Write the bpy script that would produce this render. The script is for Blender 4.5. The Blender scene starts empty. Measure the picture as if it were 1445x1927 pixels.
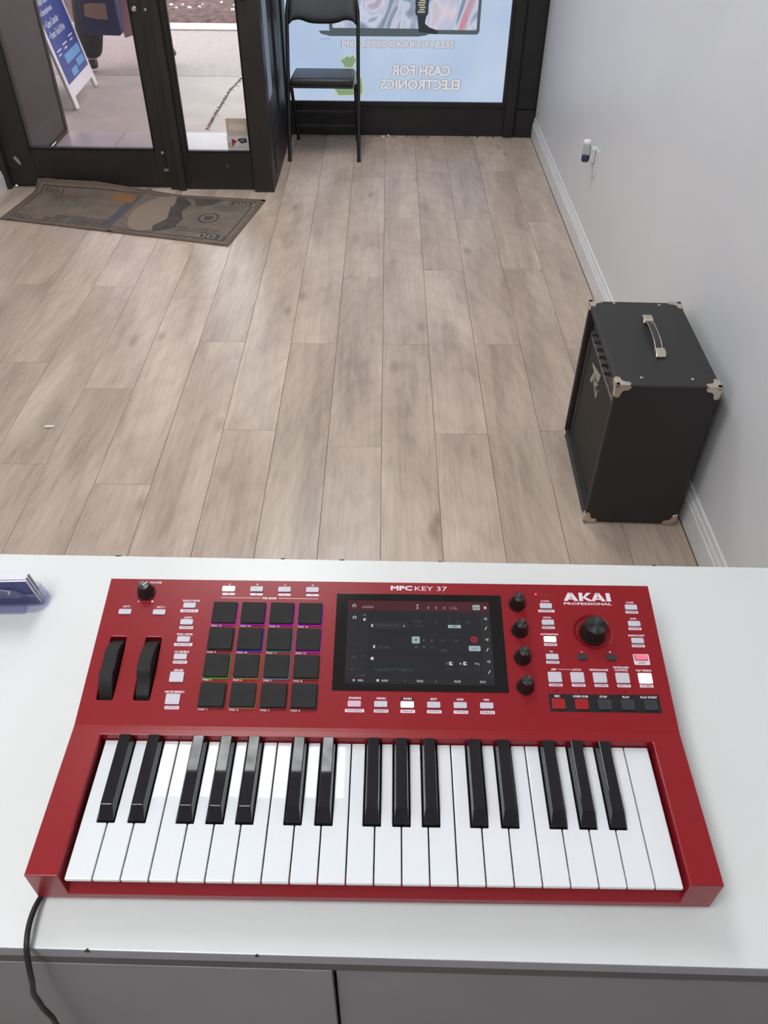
import bpy, bmesh, math, random
from mathutils import Matrix, Vector, noise
random.seed(7)
PI = math.pi
SC = bpy.context.scene
COL = SC.collection
CT = 0.9706            # height of the counter top above the floor

# ------------------------------------------------------------------ camera
cam = bpy.data.cameras.new('camera'); co = bpy.data.objects.new('camera', cam); COL.objects.link(co)
cam.sensor_fit = 'HORIZONTAL'; cam.sensor_width = 36.0; cam.lens = 36.0 * 1502.3 / 1445.0
cam.clip_start = 0.02; cam.clip_end = 200
co.location = (0.00421, -0.27157, 0.70210 + CT)
co.rotation_euler = (math.radians(47.3782), math.radians(-0.4809), math.radians(0.2918))
SC.camera = co
SC.view_settings.view_transform = 'Standard'; SC.view_settings.look = 'None'
SC.view_settings.exposure = -0.16; SC.view_settings.gamma = 1.0
SC.view_settings.use_curve_mapping = False
SC.cycles.transparent_max_bounces = 32
# ------------------------------------------------------------------ sky
w = bpy.data.worlds.new('sky'); SC.world = w; w.use_nodes = True
bg = w.node_tree.nodes['Background']
bg.inputs[0].default_value = (0.97, 0.97, 1.0, 1); bg.inputs[1].default_value = 4.0
# ceiling panels: (x0, x1, y0, y1, strength); last two are unseen fill, added to brighten
PANELS = [(-0.71, -0.11, 0.96, 2.16, 10.0), (-0.71, -0.11, 3.1, 4.3, 16.0), (-0.95, -0.35, -1.3, -0.1, 15.0), (-1.80, -1.20, 0.96, 2.16, 1.0)]

# ------------------------------------------------------------------ materials
def s2l(c):
    return tuple(((v/255)/12.92 if v/255 <= .04045 else ((v/255+.055)/1.055)**2.4) for v in c)
def mat(name, col, rough=.5, metal=0, srgb=False, coat=0, emit=None, es=0, spec=.5, trans=0, ior=1.45):
    m = bpy.data.materials.new(name); m.use_nodes = True
    b = m.node_tree.nodes['Principled BSDF']
    if srgb: col = s2l(col)
    b.inputs['Base Color'].default_value = (*col, 1); b.inputs['Roughness'].default_value = rough
    b.inputs['Metallic'].default_value = metal; b.inputs['Coat Weight'].default_value = coat
    b.inputs['Specular IOR Level'].default_value = spec
    b.inputs['Transmission Weight'].default_value = trans; b.inputs['IOR'].default_value = ior
    if emit is not None:
        b.inputs['Emission Color'].default_value = (*emit, 1); b.inputs['Emission Strength'].default_value = es
    return m
def N(m, t, **k):
    n = m.node_tree.nodes.new(t)
    for a, v in k.items(): setattr(n, a, v)
    return n
def L(m, a, b): m.node_tree.links.new(a, b)
def noisy(m, scale=20, amt=.12, bump=0, bscale=200, stretch=(1, 1, 1), detail=4, dist=.002):
    """mottles the base colour a little and adds a bump"""
    b = m.node_tree.nodes['Principled BSDF']; c = tuple(b.inputs['Base Color'].default_value)
    tc = N(m, 'ShaderNodeTexCoord'); mp = N(m, 'ShaderNodeMapping'); mp.inputs['Scale'].default_value = stretch
    L(m, tc.outputs['Object'], mp.inputs[0])
    if amt:
        n = N(m, 'ShaderNodeTexNoise'); n.inputs['Scale'].default_value = scale; n.inputs['Detail'].default_value = detail
        L(m, mp.outputs[0], n.inputs['Vector'])
        r = N(m, 'ShaderNodeValToRGB'); r.color_ramp.elements[0].position = .3; r.color_ramp.elements[1].position = .7
        r.color_ramp.elements[0].color = (*[v*(1-amt) for v in c[:3]], 1); r.color_ramp.elements[1].color = (*[min(1, v*(1+amt)) for v in c[:3]], 1)
        L(m, n.outputs[0], r.inputs[0]); L(m, r.outputs[0], b.inputs['Base Color'])
    if bump:
        n2 = N(m, 'ShaderNodeTexNoise'); n2.inputs['Scale'].default_value = bscale; n2.inputs['Detail'].default_value = 3
        L(m, mp.outputs[0], n2.inputs['Vector'])
        bp = N(m, 'ShaderNodeBump'); bp.inputs['Strength'].default_value = bump; bp.inputs['Distance'].default_value = dist
        L(m, n2.outputs[0], bp.inputs['Height']); L(m, bp.outputs[0], b.inputs['Normal'])
    return m
def emis(name, srgb, s=1.0, rough=.6):
    c = s2l(srgb)
    return mat(name, (.01, .01, .01), rough, emit=c, es=s, spec=0)
def glass(name, tint=(.93, .95, .95), rough=.02):
    m = bpy.data.materials.new(name); m.use_nodes = True; nt = m.node_tree; nt.nodes.clear()
    o = N(m, 'ShaderNodeOutputMaterial'); mx = N(m, 'ShaderNodeMixShader'); f = N(m, 'ShaderNodeMath', operation='MULTIPLY_ADD'); f.inputs[1].default_value = .9; f.inputs[2].default_value = .04; lw = N(m, 'ShaderNodeLayerWeight'); pw_ = N(m, 'ShaderNodeMath', operation='POWER'); pw_.inputs[1].default_value = 4.5; lw.inputs[0].default_value = .5; L(m, lw.outputs['Facing'], pw_.inputs[0]); L(m, pw_.outputs[0], f.inputs[0])
    t = N(m, 'ShaderNodeBsdfTransparent'); t.inputs[0].default_value = (*tint, 1)
    g = N(m, 'ShaderNodeBsdfGlossy'); g.inputs['Roughness'].default_value = rough
    L(m, f.outputs[0], mx.inputs[0]); L(m, t.outputs[0], mx.inputs[1]); L(m, g.outputs[0], mx.inputs[2]); L(m, mx.outputs[0], o.inputs[0])
    return m

M = {}
M['red'] = noisy(mat('red_plastic', s2l((135, 23, 32)), .30), 300, .04)
M['redfront'] = M['red']
M['key_white'] = mat('white_key_plastic', (.72, .745, .775), .02)
M['key_black'] = mat('black_key_plastic', (.014, .013, .016), .025)
M['rubber'] = noisy(mat('pad_rubber', (.016, .015, .015), .65, spec=.3), 90, .15)
M['wheel'] = mat('wheel_rubber', (.016, .014, .014), .62, spec=.3)
M['slot'] = mat('slot_black', (.006, .005, .005), .5)
M['knob'] = mat('knob_black', (.010, .009, .009), .38)
M['knob_cap'] = mat('knob_cap_black', (.10, .10, .10), .32, 1)
_b = M['knob_cap'].node_tree.nodes['Principled BSDF']; _b.inputs['Anisotropic'].default_value = .85
_t = N(M['knob_cap'], 'ShaderNodeTangent', direction_type='RADIAL', axis='Z'); L(M['knob_cap'], _t.outputs[0], _b.inputs['Tangent'])
M['btn'] = mat('translucent_grey_button', s2l((196, 192, 204)), .35)
M['btn_lit'] = mat('lit_white_button', (.8, .75, .76), .4, emit=(1, .88, .9), es=.75)
M['btn_pink'] = mat('lit_pink_button', (.6, .15, .2), .4, emit=s2l((235, 90, 120)), es=.5)
M['btn_blush'] = mat('faint_pink_button', s2l((205, 170, 190)), .4, emit=s2l((235, 120, 160)), es=.05)
M['btn_dark'] = mat('dark_grey_button', (.030, .033, .040), .45)
M['btn_red'] = mat('red_button', s2l((150, 24, 32)), .4)
M['ink'] = mat('white_print', s2l((226, 214, 224)), .45)
M['plate'] = mat('plate_print', s2l((222, 208, 220)), .45)
M['inkdark'] = mat('dark_print', s2l((92, 62, 78)), .5)
M['inkblack'] = mat('black_print', (.012, .010, .011), .4)
M['screen'] = mat('screen_glass', (.008, .007, .007), .12)
M['led'] = mat('red_led', (.5, .02, .02), .4, emit=(1, .05, .06), es=2.5)
M['counter'] = noisy(mat('white_laminate', (.67, .69, .69), .30), 3.0, .025, .04, 120, dist=.0005)
M['counter_face'] = noisy(mat('grey_laminate', (.205, .212, .228), .45), 6, .05)
M['counter_edge'] = mat('grey_edge_band', (.29, .29, .32), .5)
M['reveal'] = mat('dark_reveal', (.09, .09, .09), .6)
M['chip'] = mat('chipped_brown', (.05, .035, .03), .9)
M['wall'] = noisy(mat('painted_wall', (.72, .73, .755), .38), 1.5, .03, .05, 60, dist=.002)
M['ceil'] = mat('ceiling_white', (.75, .75, .75), .8)
M['base'] = noisy(mat('white_trim_paint', (.74, .745, .75), .3), 12, .05)
M['bronze'] = noisy(mat('dark_bronze_frame', (.026, .022, .020), .45), 5, .2)
M['bronze2'] = noisy(mat('brown_metal_panel', (.022, .018, .018), .4), 3, .08)
M['blackpaint'] = noisy(mat('black_painted_wood', (.017, .016, .017), .45), 9, .25, .15, 40)
M['gasket'] = mat('black_gasket', (.006, .006, .006), .6)
M['chrome'] = mat('chrome', (.7, .63, .55), .25, 1)
M['steel'] = mat('steel', (.45, .45, .45), .35, 1)
M['paneglass'] = glass('window_glass')
M['paneglass_dusty'] = glass('dusty_glass', (.80, .77, .78))
M['groove'] = mat('plank_joint', (.075, .055, .045), .8)

def floor_mat():
    m = mat('oak_laminate', (.4, .35, .3), .33); b = m.node_tree.nodes['Principled BSDF']
    b.inputs['Specular IOR Level'].default_value = .6
    tc = N(m, 'ShaderNodeTexCoord'); at = N(m, 'ShaderNodeAttribute'); at.attribute_name = 'plank'
    cb = N(m, 'ShaderNodeCombineXYZ')
    k1 = N(m, 'ShaderNodeMath', operation='MULTIPLY'); k1.inputs[1].default_value = 37.0; L(m, at.outputs['Fac'], k1.inputs[0])
    L(m, k1.outputs[0], cb.inputs[2]); L(m, k1.outputs[0], cb.inputs[1])
    ad = N(m, 'ShaderNodeVectorMath', operation='ADD'); L(m, tc.outputs['Object'], ad.inputs[0]); L(m, cb.outputs[0], ad.inputs[1])
    def tex(scale, st, det=5, dis=0.0, rough=.55):
        mp = N(m, 'ShaderNodeMapping'); mp.inputs['Scale'].default_value = st; L(m, ad.outputs[0], mp.inputs[0])
        n = N(m, 'ShaderNodeTexNoise'); n.inputs['Scale'].default_value = scale; n.inputs['Detail'].default_value = det
        n.inputs['Distortion'].default_value = dis; n.inputs['Roughness'].default_value = rough; L(m, mp.outputs[0], n.inputs['Vector']); return n.outputs[0]
    def ramp(src, p0, p1, c0, c1):
        r = N(m, 'ShaderNodeValToRGB'); e = r.color_ramp.elements; e[0].position = p0; e[1].position = p1; e[0].color = (*c0, 1); e[1].color = (*c1, 1)
        L(m, src, r.inputs[0]); return r.outputs[0]
    def mul(a, b_, f=1.0):
        x = N(m, 'ShaderNodeMixRGB', blend_type='MULTIPLY'); x.inputs[0].default_value = f; L(m, a, x.inputs[1]); L(m, b_, x.inputs[2]); return x.outputs[0]
    basec = ramp(tex(2.6, (2.6, .5, 1), 3, .6), .36, .66, s2l((186, 167, 152)), s2l((211, 192, 176)))
    patch = ramp(tex(3.0, (4.0, .7, 1), 6, .35, .62), .36, .54, (.79, .78, .78), (1, 1, 1))
    grain = ramp(tex(12, (9, .22, 1), 6, .15, .65), .33, .62, (.86, .85, .84), (1.0, 1.0, 1.0))
    # cathedral rings
    mp = N(m, 'ShaderNodeMapping'); mp.inputs['Scale'].default_value = (8.5, 1.15, 1); L(m, ad.outputs[0], mp.inputs[0])
    wv = N(m, 'ShaderNodeTexWave', wave_type='RINGS', rings_direction='SPHERICAL'); wv.inputs['Scale'].default_value = 2.2; wv.inputs['Distortion'].default_value = 7.0
    wv.inputs['Detail'].default_value = 3; wv.inputs['Detail Scale'].default_value = .9; L(m, mp.outputs[0], wv.inputs[0])
    rings = ramp(wv.outputs['Fac'], 0.0, .5, (.88, .87, .86), (1, 1, 1))
    # knots
    mp2 = N(m, 'ShaderNodeMapping'); mp2.inputs['Scale'].default_value = (6.0, 2.6, 1); L(m, ad.outputs[0], mp2.inputs[0])
    vo = N(m, 'ShaderNodeTexVoronoi'); vo.inputs['Scale'].default_value = .95; L(m, mp2.outputs[0], vo.inputs['Vector'])
    knots = ramp(vo.outputs['Distance'], .02, .15, (.50, .45, .42), (1, 1, 1))
    tint = ramp(at.outputs['Fac'], 0, 1, (.90, .89, .88), (1.04, 1.04, 1.04))
    c = mul(mul(mul(mul(mul(basec, patch, .9), grain, 1.0), rings, .55), knots, .7), tint)
    L(m, c, b.inputs['Base Color'])
    rg = ramp(tex(5, (2, 1, 1), 4), .3, .7, (.28, .28, .28), (.40, .40, .40)); L(m, rg, b.inputs['Roughness'])
    return m
M['floor'] = floor_mat()

# ------------------------------------------------------------------ mesh helpers
TEXTS = {}
def text_mesh(s, bold=.0):
    k = s
    if k in TEXTS: return TEXTS[k]
    cu = bpy.data.curves.new('t', 'FONT'); cu.body = s; cu.size = 1; cu.resolution_u = 2
    o = bpy.data.objects.new('t', cu); COL.objects.link(o)
    dg = bpy.context.evaluated_depsgraph_get(); me = bpy.data.meshes.new_from_object(o.evaluated_get(dg))
    V = [tuple(v.co) for v in me.vertices]; F = [tuple(p.vertices) for p in me.polygons]
    bpy.data.objects.remove(o); bpy.data.curves.remove(cu); bpy.data.meshes.remove(me)
    TEXTS[k] = (V, F); return V, F
class MB:
    def __init__(s): s.v = []; s.f = []; s.mi = []; s.mats = []; s.sm = []; s.x = Matrix()
    def m(s, mt):
        if mt not in s.mats: s.mats.append(mt)
        return s.mats.index(mt)
    def add(s, V, F, mt, smooth=False, x=None):
        X = s.x @ x if x is not None else s.x
        o = len(s.v); s.v += [tuple(X @ Vector(p)) for p in V]
        i = s.m(mt)
        for f in F: s.f.append(tuple(o+k for k in f)); s.mi.append(i); s.sm.append(smooth)
        return s
    def box(s, x0, x1, y0, y1, z0, z1, mt, x=None):
        V = [(a, b, c) for c in (z0, z1) for b in (y0, y1) for a in (x0, x1)]
        F = [(0, 2, 3, 1), (4, 5, 7, 6), (0, 1, 5, 4), (2, 6, 7, 3), (0, 4, 6, 2), (1, 3, 7, 5)]
        return s.add(V, F, mt, x=x)
    def prism(s, pts, a0, a1, mt, axis='x', smooth=False, x=None):
        """closed 2D outline extruded along an axis"""
        def P(a, p): return {'x': (a, p[0], p[1]), 'y': (p[0], a, p[1]), 'z': (p[0], p[1], a)}[axis]
        n = len(pts); V = [P(a0, p) for p in pts] + [P(a1, p) for p in pts]
        F = [tuple(range(n-1, -1, -1)), tuple(range(n, 2*n))] + [(i, (i+1) % n, n+(i+1) % n, n+i) for i in range(n)]
        o = len(s.f); s.add(V, F, mt, x=x)
        if smooth:
            for i in range(o+2, len(s.f)): s.sm[i] = True
        return s
    def lathe(s, prof, mt, segs=32, x=None, smooth=True, wob=None):
        V = []; F = []
        for r, z in prof:
            for k in range(segs):
                a = 2*PI*k/segs; rr = r*(wob(a, z) if wob else 1); V.append((rr*math.cos(a), rr*math.sin(a), z))
        for i in range(len(prof)-1):
            for k in range(segs): F.append((i*segs+k, i*segs+(k+1) % segs, (i+1)*segs+(k+1) % segs, (i+1)*segs+k))
        s.add(V, F, mt, smooth, x=x)
        n = len(prof)-1; s.add(V[:segs], [tuple(range(segs-1, -1, -1))], mt, x=x); s.add(V[n*segs:], [tuple(range(segs))], mt, x=x)
        return s
    def tube(s, pts, r, mt, segs=10, caps=True):
        P = [Vector(p) for p in pts]; R = r if isinstance(r, (list, tuple)) else [r]*len(P)
        V = []; F = []; up = None
        for i, p in enumerate(P):
            d = (P[min(i+1, len(P)-1)]-P[max(i-1, 0)]).normalized()
            if up is None: up = Vector((0, 0, 1)) if abs(d.z) < .9 else Vector((1, 0, 0))
            u = d.cross(up).normalized(); w_ = u.cross(d).normalized(); up = w_
            for k in range(segs):
                a = 2*PI*k/segs; V.append(tuple(p+R[i]*(math.cos(a)*u+math.sin(a)*w_)))
        for i in range(len(P)-1):
            for k in range(segs): F.append((i*segs+k, i*segs+(k+1) % segs, (i+1)*segs+(k+1) % segs, (i+1)*segs+k))
        s.add(V, F, mt, True)
        if caps:
            s.add(V[:segs], [tuple(range(segs-1, -1, -1))], mt); s.add(V[-segs:], [tuple(range(segs))], mt)
        return s
    def poly(s, pts, z, mt, x=None): return s.add([(p[0], p[1], z) for p in pts], [tuple(range(len(pts)))], mt, x=x)
    def slab(s, pts, z0, z1, mt, x=None): return s.prism(pts, z0, z1, mt, 'z', x=x)
    def text(s, t, cx, cy, mt, w=None, h=None, z=0, bold=.015, x=None, align='c', cap=None):
        V, F = text_mesh(t, bold)
        if not V: return s
        x0 = min(v[0] for v in V); x1 = max(v[0] for v in V); y0 = min(v[1] for v in V); y1 = max(v[1] for v in V)
        sx = sy = 1
        if cap: sx = sy = cap/.73
        if h: sy = h/max(y1-y0, 1e-6); sx = sy
        if w: sx = w/max(x1-x0, 1e-6)
        if w and not h and not cap: sy = sx
        ox = (x0+x1)/2 if align == 'c' else x0
        t_ = abs(min(sx, sy))*max(bold, 0)*1.0; dz = 4e-6 if t_ else 0
        for k, (dx, dy) in enumerate(((0, 0), (t_, 0), (-t_, 0), (0, t_*.7), (0, -t_*.7)) if t_ else ((0, 0),)):
            s.add([((v[0]-ox)*sx+cx+dx, (v[1]-(y0+y1)/2)*sy+cy+dy, z+dz*k*1) for v in V], F, mt, x=x)
        return s
    def disc(s, cx, cy, r, z, mt, segs=20, x=None, ry=None):
        return s.poly([(cx+r*math.cos(2*PI*k/segs), cy+(ry or r)*math.sin(2*PI*k/segs)) for k in range(segs)], z, mt, x=x)
    def rr(s, cx, cy, w_, h_, r, z, mt, x=None): return s.poly(rrect(cx, cy, w_, h_, r), z, mt, x=x)
    def mesh(s, name):
        me = bpy.data.meshes.new(name); me.from_pydata(s.v, [], s.f)
        for mt in s.mats: me.materials.append(mt)
        me.polygons.foreach_set('material_index', s.mi); me.polygons.foreach_set('use_smooth', s.sm); me.update(); return me
    def build(s, name, parent=None, bevel=0, segs=2, loc=None, fix=True):
        me = s.mesh(name)
        if fix:
            b = bmesh.new(); b.from_mesh(me); bmesh.ops.recalc_face_normals(b, faces=b.faces); b.to_mesh(me); b.free()
        o = bpy.data.objects.new(name, me); COL.objects.link(o); o.parent = parent
        if loc is not None: o.location = loc
        if bevel: bev(o, bevel, segs)
        return o
def rrect(cx, cy, w_, h_, r, n=4):
    P = []
    for (sx, sy, a0) in ((1, 1, 0), (-1, 1, 90), (-1, -1, 180), (1, -1, 270)):
        for k in range(n+1):
            a = math.radians(a0+90*k/n); P.append((cx+sx*(w_/2-r)+r*math.cos(a), cy+sy*(h_/2-r)+r*math.sin(a)))
    return P
def bev(o, wd, segs=2, ang=35):
    m = o.modifiers.new('bevel', 'BEVEL'); m.width = wd; m.segments = segs; m.limit_method = 'ANGLE'; m.angle_limit = math.radians(ang); m.harden_normals = False
    return o
def thing(name, label, cat, loc=(0, 0, 0), rz=0, group=None):
    o = bpy.data.objects.new(name, None); COL.objects.link(o); o.location = loc; o.rotation_euler = (0, 0, rz)
    o.empty_display_size = .05; return tag(o, label, cat, group)
def tag(o, label, cat, group=None, kind=None):
    o['label'] = label; o['category'] = cat
    if group: o['group'] = group
    if kind: o['kind'] = kind
    return o
def struct(o, label, cat):
    o['kind'] = 'structure'; o['label'] = label; o['category'] = cat; return o
def bake(o):
    """applies the modifiers of an object to its mesh"""
    dg = bpy.context.evaluated_depsgraph_get(); me = bpy.data.meshes.new_from_object(o.evaluated_get(dg))
    o.modifiers.clear(); old = o.data; o.data = me; me.name = old.name; return o
T = Matrix.Translation
def R(a, ax): return Matrix.Rotation(math.radians(a), 4, ax)

# ================================================================== ROOM
XR = 0.9363; XL = -2.075; YW = 5.077; YD = 4.149; YB = -2.6; HC = 2.72
# floor of planks, each plank a quad of one mesh over a dark joint bed
PW = .1839; PX0 = -.3689
offs = {-10: 2.1, -9: 2.9, -8: 2.45, -7: 3.02, -6: 2.382, -5: 3.008, -4: 2.206, -3: 2.911, -2: 2.548, -1: 1.959, 0: 2.541, 1: 3.118, 2: 2.54, 3: 1.951, 4: 2.547, 5: 1.97, 6: 2.514}
fl = MB(); vals = []
fl.box(XL-.1, XR+.1, YB-.1, YD+.03, -.05, -.0016, M['groove']); vals += [0]*6
fl.box(-.6, XR+.1, YD+.03, YW+.05, -.05, -.0016, M['groove']); vals += [0]*6
for c, a in offs.items():
    x0 = PX0+c*PW; x1 = x0+PW; ytop = YW+.02 if x1 > -.58 else YD+.02
    x0 = max(x0, XL-.02); x1 = min(x1, XR)
    y = a-1.2455*5
    while y < ytop:
        ya, yb = max(y, YB), min(y+1.2455, ytop)
        if yb-ya > .01 and x1-x0 > .01:
            g = .0011
            V = [(x0+g, ya+g, 0), (x1-g, ya+g, 0), (x1-g, yb-g, 0), (x0+g, yb-g, 0)]
            e = .0014; V += [(x0+g-e/2, ya+g-e/2, -.0016), (x1-g+e/2, ya+g-e/2, -.0016), (x1-g+e/2, yb-g+e/2, -.0016), (x0+g-e/2, yb-g+e/2, -.0016)]
            F = [(0, 1, 2, 3), (4, 5, 1, 0), (5, 6, 2, 1), (6, 7, 3, 2), (7, 4, 0, 3)]
            fl.add(V, F, M['floor']); vals += [random.random()]*5
        y += 1.2455
fo = fl.build('floor', fix=False)
at = fo.data.attributes.new('plank', 'FLOAT', 'FACE'); at.data.foreach_set('value', vals)
struct(fo, 'grey-beige wood-look plank floor of the shop', 'floor')

o = MB().box(XR, XR+.12, YB, YW+.1, 0, HC, M['wall']).build('wall_right'); struct(o, 'pale grey painted wall on the right', 'wall')
o = MB().box(XL-.12, XL, YB, YD+.15, 0, HC, M['wall']).build('wall_left'); struct(o, 'pale painted wall on the left', 'wall')
o = MB().box(XL-.12, XR+.12, YB-.12, YB, 0, HC, M['wall']).build('wall_back'); struct(o, 'painted wall behind the counter', 'wall')
o = MB().box(XL-.12, XR+.12, YB-.12, YW+.12, HC, HC+.1, M['ceil']).build('ceiling'); struct(o, 'white ceiling', 'ceiling')
def baseboard(name, x, sgn, y0, y1, lab):
    P = [(0, 0), (.0155, 0), (.0155, .072), (.0145, .078), (.0118, .081), (.0118, .088), (.0095, .094), (.0065, .099), (.0060, .108), (.004, .113), (0, .114)]
    b = MB().prism([(x-sgn*p[0], p[1]) for p in P], y0, y1, M['base'], 'y').build(name); struct(b, lab, 'baseboard')
baseboard('baseboard_right', XR, 1, YB, YW, 'white moulded baseboard along the right wall')
baseboard('baseboard_left', XL, -1, YB, YD, 'white moulded baseboard along the left wall')

# ---- door front: left leaf, fixed right leaf, posts
D = thing('door_1', 'dark bronze glazed swing door leaf behind the doormat', 'door', (-1.55, YD, 0)); D['kind'] = 'structure'
def dl(mb): mb.x = T((1.55, -YD, 0)); return mb
f = dl(MB()); y0, y1 = YD, YD+.045
f.box(-2.035, -1.889, y0, y1, .012, 2.1, M['bronze']).box(-1.226, -1.168, y0, y1, .012, 2.1, M['bronze'])
f.box(-1.889, -1.226, y0, y1, .012, .204, M['bronze']).box(-1.889, -1.226, y0, y1, 1.98, 2.1, M['bronze'])
f.build('leaf_frame', D, .002)
dl(MB()).box(-1.889, -1.226, y0+.018, y0+.024, .204, 1.98, M['paneglass_dusty']).build('pane', D)
g = dl(MB())
for a, b, c, d_ in ((-1.889, -1.226, .200, .211), (-1.889, -1.226, 1.975, 1.985), (-1.893, -1.884, .2, 1.98), (-1.231, -1.222, .2, 1.98)):
    g.box(a, b, y0-.004, y0+.012, c, d_, M['gasket'])
g.build('gasket', D)
lk = dl(MB()); lk.lathe([(.009, 0), (.009, .004), (.006, .006), (.006, .0065)], M['steel'], 20, x=T((-1.186, YD-.0, .19)) @ R(90, 'X'))
lk.box(-1.1885, -1.1800, YD-.006, YD, .10, .185, M['bronze']); lk.box(-1.190, -1.165, YD-.012, YD, .098, .112, M['steel'])
lk.build('flush_bolt', D, .0008)
lk = dl(MB()); lk.lathe([(.014, 0), (.014, .006), (.010, .009)], M['steel'], 24, x=T((-1.203, YD, .85)) @ R(90, 'X')); lk.lathe([(.006, .009), (.006, .013)], M['chrome'], 16, x=T((-1.203, YD, .85)) @ R(90, 'X'))
lk.build('lock_cylinder', D)
h = dl(MB()); h.prism([(-1.985, .165), (-1.972, .172), (-1.955, .150), (-1.948, .132), (-1.956, .124), (-1.972, .142)], YD-.02, YD, M['steel'], 'y'); h.build('door_stop', D, .002)

E = thing('door_2', 'fixed dark bronze glazed door leaf with a camera notice sticker', 'door', (-.9, YD, 0)); E['kind'] = 'structure'
def el(mb): mb.x = T((.9, -YD, 0)); return mb
f = el(MB()); f.box(-1.083, -1.054, y0, y1, 0, 2.1, M['bronze']).box(-.716, -.700, y0, y1, 0, 2.1, M['bronze'])
f.box(-1.054, -.716, y0, y1, .0, .196, M['bronze']).box(-1.054, -.716, y0, y1, 1.98, 2.1, M['bronze']); f.build('leaf_frame', E, .002)
el(MB()).box(-1.054, -.716, y0+.018, y0+.024, .196, 1.98, M['paneglass']).build('pane', E)
g = el(MB())
for a, b, c, d_ in ((-1.054, -.716, .192, .203), (-1.058, -1.049, .2, 1.98), (-.721, -.712, .2, 1.98)):
    g.box(a, b, y0-.004, y0+.012, c, d_, M['gasket'])
g.build('gasket', E)
YS = y0+.0172
M['paper'] = mat('sticker_paper', s2l((205, 203, 203)), .6); M['tan'] = noisy(mat('old_tan_label', s2l((196, 182, 165)), .7), 12, .06)
M['stred'] = mat('sticker_red', s2l((190, 40, 50)), .6); M['stblack'] = mat('sticker_black', s2l((40, 40, 42)), .6)
XS = T((0, YS, 0)) @ R(90, 'X')
s = el(MB()); s.rr(-.778, .318, .112, .086, .004, 0, M['tan'], x=XS); s.rr(-.776, .318, .085, .03, .006, .0003, mat('label_pale', s2l((214, 203, 188)), .7), x=XS); s.build('faded_label', E, fix=False)
s = el(MB()); s.rr(-.781, .239, .112, .072, .004, .0, M['paper'], x=XS)
s.poly([(-.812, .262), (-.812, .213), (-.795, .240), (-.783, .247)], .0003, M['stred'], x=XS); s.poly([(-.812, .250), (-.812, .240), (-.798, .245)], .0005, M['stblack'], x=XS)
s.poly([(-.783, .253), (-.772, .262), (-.738, .264), (-.733, .258), (-.733, .243), (-.764, .236), (-.772, .246)], .0003, M['stblack'], x=XS)
s.rr(-.755, .252, .022, .012, .002, .0005, mat('sticker_grey', s2l((110, 112, 114)), .6), x=XS)
for k, t in enumerate(('24', 'HR', 'VIDEO')): s.text(t, -.826, .236-.0085*k, M['stred'], w=.016, h=.006, z=.0004, x=XS)
s.text('SURVEILLANCE', -.775, .219, M['stblack'], w=.03, h=.003, z=.0004, x=XS); s.build('camera_notice_sticker', E, fix=False)
s = el(MB()); s.box(-.850, -.846, YD-.0015, YD, .118, .134, M['steel']); s.build('keyhole_cover', E)

f = MB()
f.box(XL, -2.035, YD-.03, YD+.07, 0, HC, M['bronze']); f.box(-1.168, -1.083, YD-.012, YD+.06, 0, 2.1, M['bronze'])
f.box(-1.120, -1.083, YD-.028, YD-.012, 0, 2.1, M['bronze'])
f.box(-.706, -.602, YD-.035, YD+.06, 0, HC, M['bronze']); f.box(-2.035, -.706, YD, YD+.06, 2.1, 2.2, M['bronze']); f.box(-2.035, -.706, YD, YD+.06, 2.6, HC, M['bronze'])
o = f.build('trim_1', bevel=.002); struct(o, 'dark bronze posts and head frame around the glazed doors', 'door frame')
for (x, z, r) in ((-1.147, .849, .008), (-.675, .896, .008), (-.607, .795, .004)):
    MB().lathe([(r, 0), (r, .003), (r*.6, .005)], M['steel'], 16, x=T((x, YD-.030 if x > -1 else YD-.012, z)) @ R(90, 'X')).build('screw', o)
o = MB().box(-2.035, -.706, YD+.02, YD+.026, 2.2, 2.6, M['paneglass']).build('window_3'); struct(o, 'transom glass above the doors', 'window')

# ---- return wall between door post and display window (faces the room at x = -.6)
f = MB(); X0, X1 = -.66, -.600
f.box(X0, X1, YD+.06, YW+.02, 0, .30, M['blackpaint']); f.box(X0, X1, 4.365, YW+.02, .30, HC, M['bronze'])
f.box(X0, X1, YD+.06, 4.365, .30, .435, M['bronze']); f.box(X0, X1, YD+.06, 4.365, 2.3, HC, M['bronze'])
f.box(X1, X1+.012, 4.52, 4.60, .30, 2.4, M['blackpaint']); f.box(X1, X1+.012, 4.93, YW, .0, 2.4, M['blackpaint'])
pts = [(4.26, .05), (4.26, .20)] + [(4.60-.34*math.cos(a), .20+.09*math.sin(a)) for a in [PI*k/14 for k in range(1, 14)]] + [(4.94, .20), (4.94, .05)]
f.prism(pts, X1, X1+.004, M['blackpaint'])
o = f.build('wall_return', bevel=.0015); struct(o, 'dark return wall beside the entrance with a narrow glazed strip', 'wall')
M['film_side'] = emis('grey_blue_window_film', (122, 132, 150), .9)  # emission replaces daylight passing through the strip, not a lamp
o = MB().box(X1-.010, X1-.002, YD+.061, 4.365, .435, 2.3, M['film_side']).build('window_2'); struct(o, 'narrow strip window covered with grey-blue film', 'window')

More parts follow.
